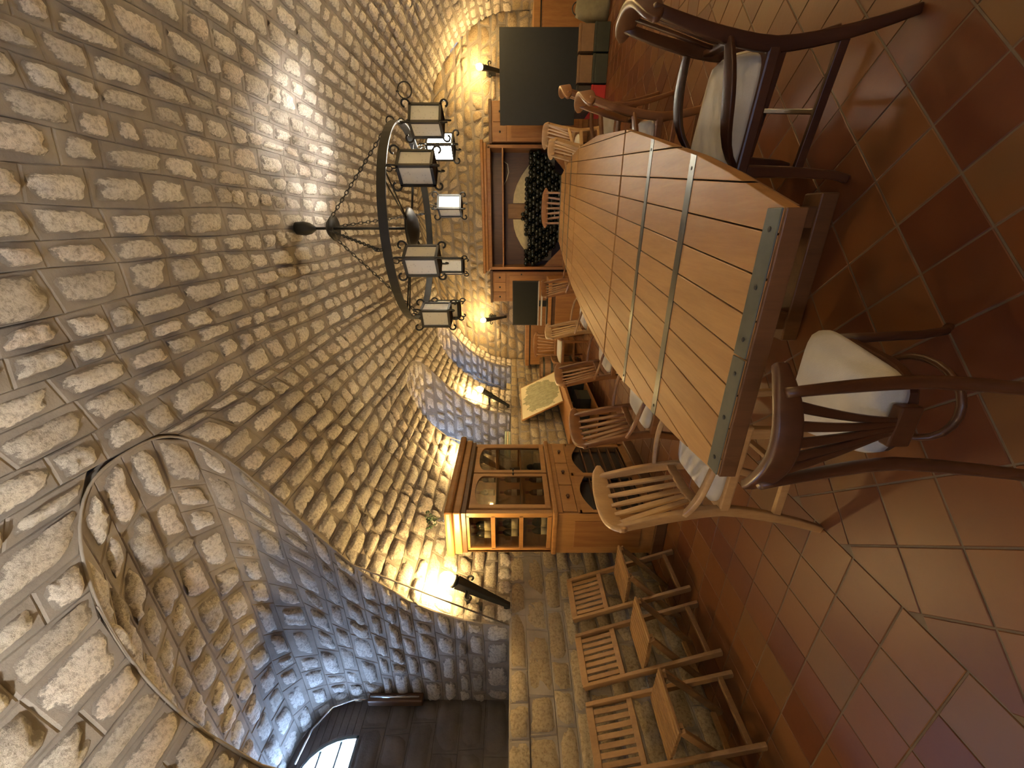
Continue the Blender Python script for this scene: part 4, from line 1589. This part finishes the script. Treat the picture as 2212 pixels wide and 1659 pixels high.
wing(-1.47, -0.90, 1.70, 'drawer_cabinet', 'narrow wooden cabinet with three small drawers left of the wine cabinet', 3)
wing(1.23, 1.82, 1.67, 'drawer_cabinet', 'narrow wooden cabinet right of the wine cabinet, half behind the slate board', 2)
# low console left, sideboard right
t = thing('console', 'low brown wooden console along the back wall at the left corner', 'sideboard', (-2.17, 7.62, 0))
MB().bx(-0.62, 0.62, 0.0, 0.50, 0.0, 0.90).build('body', 'cabinet_wood', t, bevel=0.004)
MB().bx(-0.64, 0.64, -0.025, 0.50, 0.925, 1.0).build('top', 'cabinet_wood', t, bevel=0.006)
MB().bx(-0.63, 0.63, -0.005, 0.50, 0.90, 0.925).build('shadow_gap', 'box_black', t)
for s in (-1, 1):
    d_ = MB().bx(s * 0.31 - 0.29, s * 0.31 + 0.29, -0.018, 0, 0.12, 0.86).build('door', 'cabinet_wood', t, bevel=0.003)
    MB().lathe([(0.007, 0), (0.007, 0.012), (0.015, 0.02), (0.01, 0.028)], 12, (s * 0.06, -0.018, 0.5), Matrix.Rotation(PI / 2, 3, 'X')).build('knob', 'pewter', d_)
t = thing('sideboard', 'dark wooden sideboard along the back wall at the right corner', 'sideboard', (2.50, 7.55, 0))
MB().bx(-0.62, 0.62, 0.0, 0.55, 0.0, 0.83).build('body', 'cabinet_wood', t, bevel=0.004)
MB().bx(-0.63, 0.63, -0.005, 0.55, 0.83, 0.85).build('shadow_gap', 'box_black', t)
MB().bx(-0.64, 0.64, -0.03, 0.55, 0.85, 0.95).build('top', 'vitrine_wood', t, bevel=0.006)
for s in (-1, 1):
    d_ = MB().bx(s * 0.31 - 0.29, s * 0.31 + 0.29, -0.018, 0, 0.12, 0.80).build('door', 'cabinet_wood', t, bevel=0.003)
    MB().lathe([(0.007, 0), (0.007, 0.012), (0.015, 0.02), (0.01, 0.028)], 12, (s * 0.06, -0.018, 0.5), Matrix.Rotation(PI / 2, 3, 'X')).build('knob', 'pewter', d_)

# television on its stand
t = thing('tv_stand', 'low wooden stand with a recessed dark panel under the television', 'cabinet', (-1.35, 6.62, 0))
for s in (-1, 1):
    MB().bx(s * 0.42 - 0.03, s * 0.42 + 0.03, 0, 0.42, 0, 0.60).build('side_panel', 'cabinet_wood', t, bevel=0.004)
MB().bx(-0.45, 0.45, -0.01, 0.42, 0.60, 0.66).build('top', 'cabinet_wood', t, bevel=0.005)
MB().bx(-0.40, 0.40, 0.04, 0.42, 0.03, 0.60).build('body', 'cabinet_dark', t)
MB().bx(-0.33, 0.33, 0.025, 0.04, 0.10, 0.53).build('door_field', 'cabinet_wood', t, bevel=0.005)
MB().bx(-0.40, 0.40, 0.005, 0.05, 0.0, 0.06).build('base_rail', 'cabinet_wood', t, bevel=0.003)
t = thing('television', 'black flat-screen television with silver base bars on the wooden stand', 'television', (-1.335, 6.74, 0.66))
MB().bx(-0.385, 0.385, 0.0, 0.05, 0.15, 0.61).build('housing', 'black_plastic', t, bevel=0.006)
MB().bx(-0.37, 0.37, -0.004, 0.0, 0.185, 0.597).build('screen', 'screen', t)
MB().bx(-0.385, 0.385, -0.012, 0.0, 0.15, 0.168).build('silver_trim', 'silver', t, bevel=0.002)
MB().bx(-0.05, 0.05, 0.01, 0.05, 0.02, 0.15).build('neck', 'black_plastic', t)
MB().bx(-0.36, 0.36, -0.10, 0.14, 0.0, 0.02).build('foot', 'black_plastic', t, bevel=0.004)
MB().bx(-0.385, 0.385, -0.03, 0.02, 0.09, 0.118).build('sound_bar', 'silver', t, bevel=0.004)

# barrel, map board, low table
t = thing('barrel', 'old brown wooden barrel standing in the back left corner', 'barrel', (-2.57, 6.80, 0))
prof = [(0.20, 0.0), (0.235, 0.12), (0.26, 0.27), (0.265, 0.38), (0.26, 0.48), (0.235, 0.63), (0.205, 0.75)]
for k in range(16):
    a0, a1 = 2 * PI * k / 16 + 0.012, 2 * PI * (k + 1) / 16 - 0.012
    sv = MB()
    vs = []
    for r, z in prof:
        for a in (a0, (a0 + a1) / 2, a1):
            for q in (r - 0.02, r):
                vs.append((q * math.cos(a), q * math.sin(a), z))
    fs = []
    for j in range(len(prof) - 1):
        o_ = j * 6
        fs += [(o_ + 1, o_ + 3, o_ + 9, o_ + 7), (o_ + 3, o_ + 5, o_ + 11, o_ + 9), (o_, o_ + 6, o_ + 8, o_ + 2), (o_ + 2, o_ + 8, o_ + 10, o_ + 4), (o_, o_ + 1, o_ + 7, o_ + 6), (o_ + 4, o_ + 10, o_ + 11, o_ + 5)]
    e_ = (len(prof) - 1) * 6
    fs += [(0, 2, 3, 1), (2, 4, 5, 3), (e_, e_ + 1, e_ + 3, e_ + 2), (e_ + 2, e_ + 3, e_ + 5, e_ + 4)]
    sv.add(vs, fs).build('stave', 'barrel_wood', t)
for z in (0.06, 0.2, 0.55, 0.69):
    r = float(np.interp(z, [p[1] for p in prof], [p[0] for p in prof])) + 0.004
    n_ = 32
    vs = [(q * math.cos(2 * PI * k / n_), q * math.sin(2 * PI * k / n_), zz) for k in range(n_) for q, zz in ((r - 0.006, z - 0.02), (r, z - 0.02), (r, z + 0.02), (r - 0.006, z + 0.02))]
    MB().add(vs, [(k * 4 + j, k * 4 + (j + 1) % 4, ((k + 1) % n_) * 4 + (j + 1) % 4, ((k + 1) % n_) * 4 + j) for k in range(n_) for j in range(4)], False).build('hoop', 'steel_plate', t)
MB().lathe([(0.19, 0.70), (0.19, 0.715)], 28).build('lid', 'barrel_wood', t)

t = thing('low_table', 'low brown wooden table under the map board by the left wall', 'table', (-2.56, 5.35, 0))
MB().bx(-0.29, 0.27, -0.85, 0.85, 0.46, 0.50).build('top', 'cabinet_wood', t, bevel=0.005)
for sx in (-0.25, 0.23):
    for sy in (-0.8, 0.8):
        MB().bx(sx - 0.03, sx + 0.03, sy - 0.03, sy + 0.03, 0, 0.46).build('leg', 'cabinet_wood', t, bevel=0.003)
MB().bx(-0.27, 0.25, -0.80, 0.80, 0.12, 0.145).build('shelf', 'cabinet_wood', t)
for y, w, h_, lb in ((5.75, 0.17, 0.24, 'dark box on the shelf of the low table, nearer the barrel'), (5.15, 0.16, 0.20, 'dark box on the shelf of the low table, nearer the display cabinet')):
    b = thing('storage_box', lb, 'box', (-2.52, y, 0.145))
    MB().bx(-0.16, 0.17, -w, w, 0, h_ - 0.05).build('body', 'box_green', b, bevel=0.006)
    MB().bx(-0.165, 0.175, -w - 0.005, w + 0.005, h_ - 0.05, h_).build('lid', 'box_black', b, bevel=0.004)
mb_ = thing('map_board', 'printed map of a green land on a cream board leaning on the left wall', 'map', (-2.50, 5.82, 0.515), PI / 2)
hgt = math.hypot(0.32, 0.60)
tilt = math.atan2(0.32, 0.60)
bd = MB().bx(-0.60, 0.60, -0.006, 0.006, 0, hgt).build('board', 'map_print', mb_)
bd.rotation_euler = (-tilt, 0, 0)
bm_ = MB().bx(-0.612, 0.612, -0.012, 0.008, -0.012, 0.0).bx(-0.612, 0.612, -0.012, 0.008, hgt, hgt + 0.012).bx(-0.612, -0.6, -0.012, 0.008, 0, hgt).bx(0.6, 0.612, -0.012, 0.008, 0, hgt)
bf = bm_.build('border', 'vitrine_wood', mb_)
bf.rotation_euler = (-tilt, 0, 0)

# books lying on the niche sills
for k in range(3):
    tag(MB().box((0, 0, 0.014), (0.20, 0.52 - 0.03 * k, 0.026)).build('book', 'book_green' if k != 1 else 'book_cream', None, 0.003, (-3.06 + 0.01 * k, 4.86, SILL + 0.003 + 0.0285 * k)),
        ('bottom', 'middle', 'top')[k] + ' one of the three large pale green books lying in the middle niche', 'book', 'books lying in the middle niche')
for k in range(3):
    tag(MB().box((0, 0, 0.014), (0.16, 0.26, 0.027)).build('book', 'book_cream', None, 0.003, (-3.04, 6.86 + 0.015 * k, SILL + 0.003 + 0.029 * k)),
        ('bottom', 'middle', 'top')[k] + ' one of the three small cream books stacked in the far niche', 'book', 'books stacked in the far niche')

# ------------------------------------------------------------------ back right: boxes and slate board


def carton(name, lb, cat, x0, x1, y0, y1, z0, z1, mt):
    t = thing(name, lb, cat, ((x0 + x1) / 2, (y0 + y1) / 2, z0))
    w, d_, h_ = (x1 - x0) / 2, (y1 - y0) / 2, z1 - z0
    MB().bx(-w, w, -d_, d_, 0, h_ - 0.03).build('body', mt, t, bevel=0.005)
    MB().bx(-w - 0.003, w + 0.003, -d_ - 0.003, d_ + 0.003, h_ - 0.03, h_).build('lid', mt, t, bevel=0.004)
    return t


carton('storage_box', 'dark green box on the floor at the right end of the box row', 'box', 2.06, 2.37, 6.40, 6.85, 0, 0.20, 'box_green')
carton('storage_box', 'dark green box on the floor beside the red box', 'box', 1.72, 2.04, 6.40, 6.85, 0, 0.20, 'box_green')
carton('storage_box', 'red box on the floor below the dark slate board', 'box', 1.40, 1.70, 6.40, 6.85, 0, 0.20, 'box_red')
carton('storage_box', 'brown carton on top of the right dark green box', 'box', 2.07, 2.36, 6.42, 6.85, 0.20, 0.40, 'box_brown')
carton('storage_box', 'brown carton on top of the middle dark green box', 'box', 1.73, 2.03, 6.42, 6.85, 0.20, 0.40, 'box_brown')
carton('storage_box', 'black box on top of the red box', 'box', 1.40, 1.70, 6.42, 6.85, 0.20, 0.40, 'box_black')
t = thing('slate_board', 'large dark slate board standing on the stacked boxes before the back wall', 'blackboard', (1.80, 6.50, 0.40))
b = MB().bx(-0.545, 0.545, -0.012, 0.012, 0, 1.05).build('slate', 'slate', t, bevel=0.003)
MB().bx(-0.545, 0.545, 0.012, 0.03, 0.02, 0.06).bx(-0.545, 0.545, 0.012, 0.03, 0.98, 1.02).build('back_batten', 'cabinet_dark', t)
# bags at the frame edge
for x, y, r, mt, lb in ((2.62, 6.72, 0.19, 'cloth_grey', 'limp grey cloth bag on the floor right of the green boxes'),):
    t = thing('cloth_bag', lb, 'bag', (x, y, 0))
    mb = MB()
    n_, m_ = 18, 10
    vs = []
    for j in range(m_ + 1):
        f = j / m_
        for k in range(n_):
            a = 2 * PI * k / n_
            q = r * (1.0 - 0.55 * f ** 2.2) * (1 + 0.10 * math.sin(3 * a + 4 * f) + 0.06 * math.sin(7 * a))
            vs.append((q * math.cos(a), 0.8 * q * math.sin(a), 0.42 * f + 0.01 * math.sin(5 * a)* f))
    fs = [(j * n_ + k, j * n_ + (k + 1) % n_, (j + 1) * n_ + (k + 1) % n_, (j + 1) * n_ + k) for j in range(m_) for k in range(n_)]
    fs += [tuple(reversed(range(n_))), tuple(m_ * n_ + k for k in range(n_))]
    mb.add(vs, fs, True).build('sack', mt, t)
    MB().tube([tuple(q) for q in arc((0, 0, 0.40), 0.07, 0, PI, 10)], 0.008, 6).build('handle', 'box_black', t)
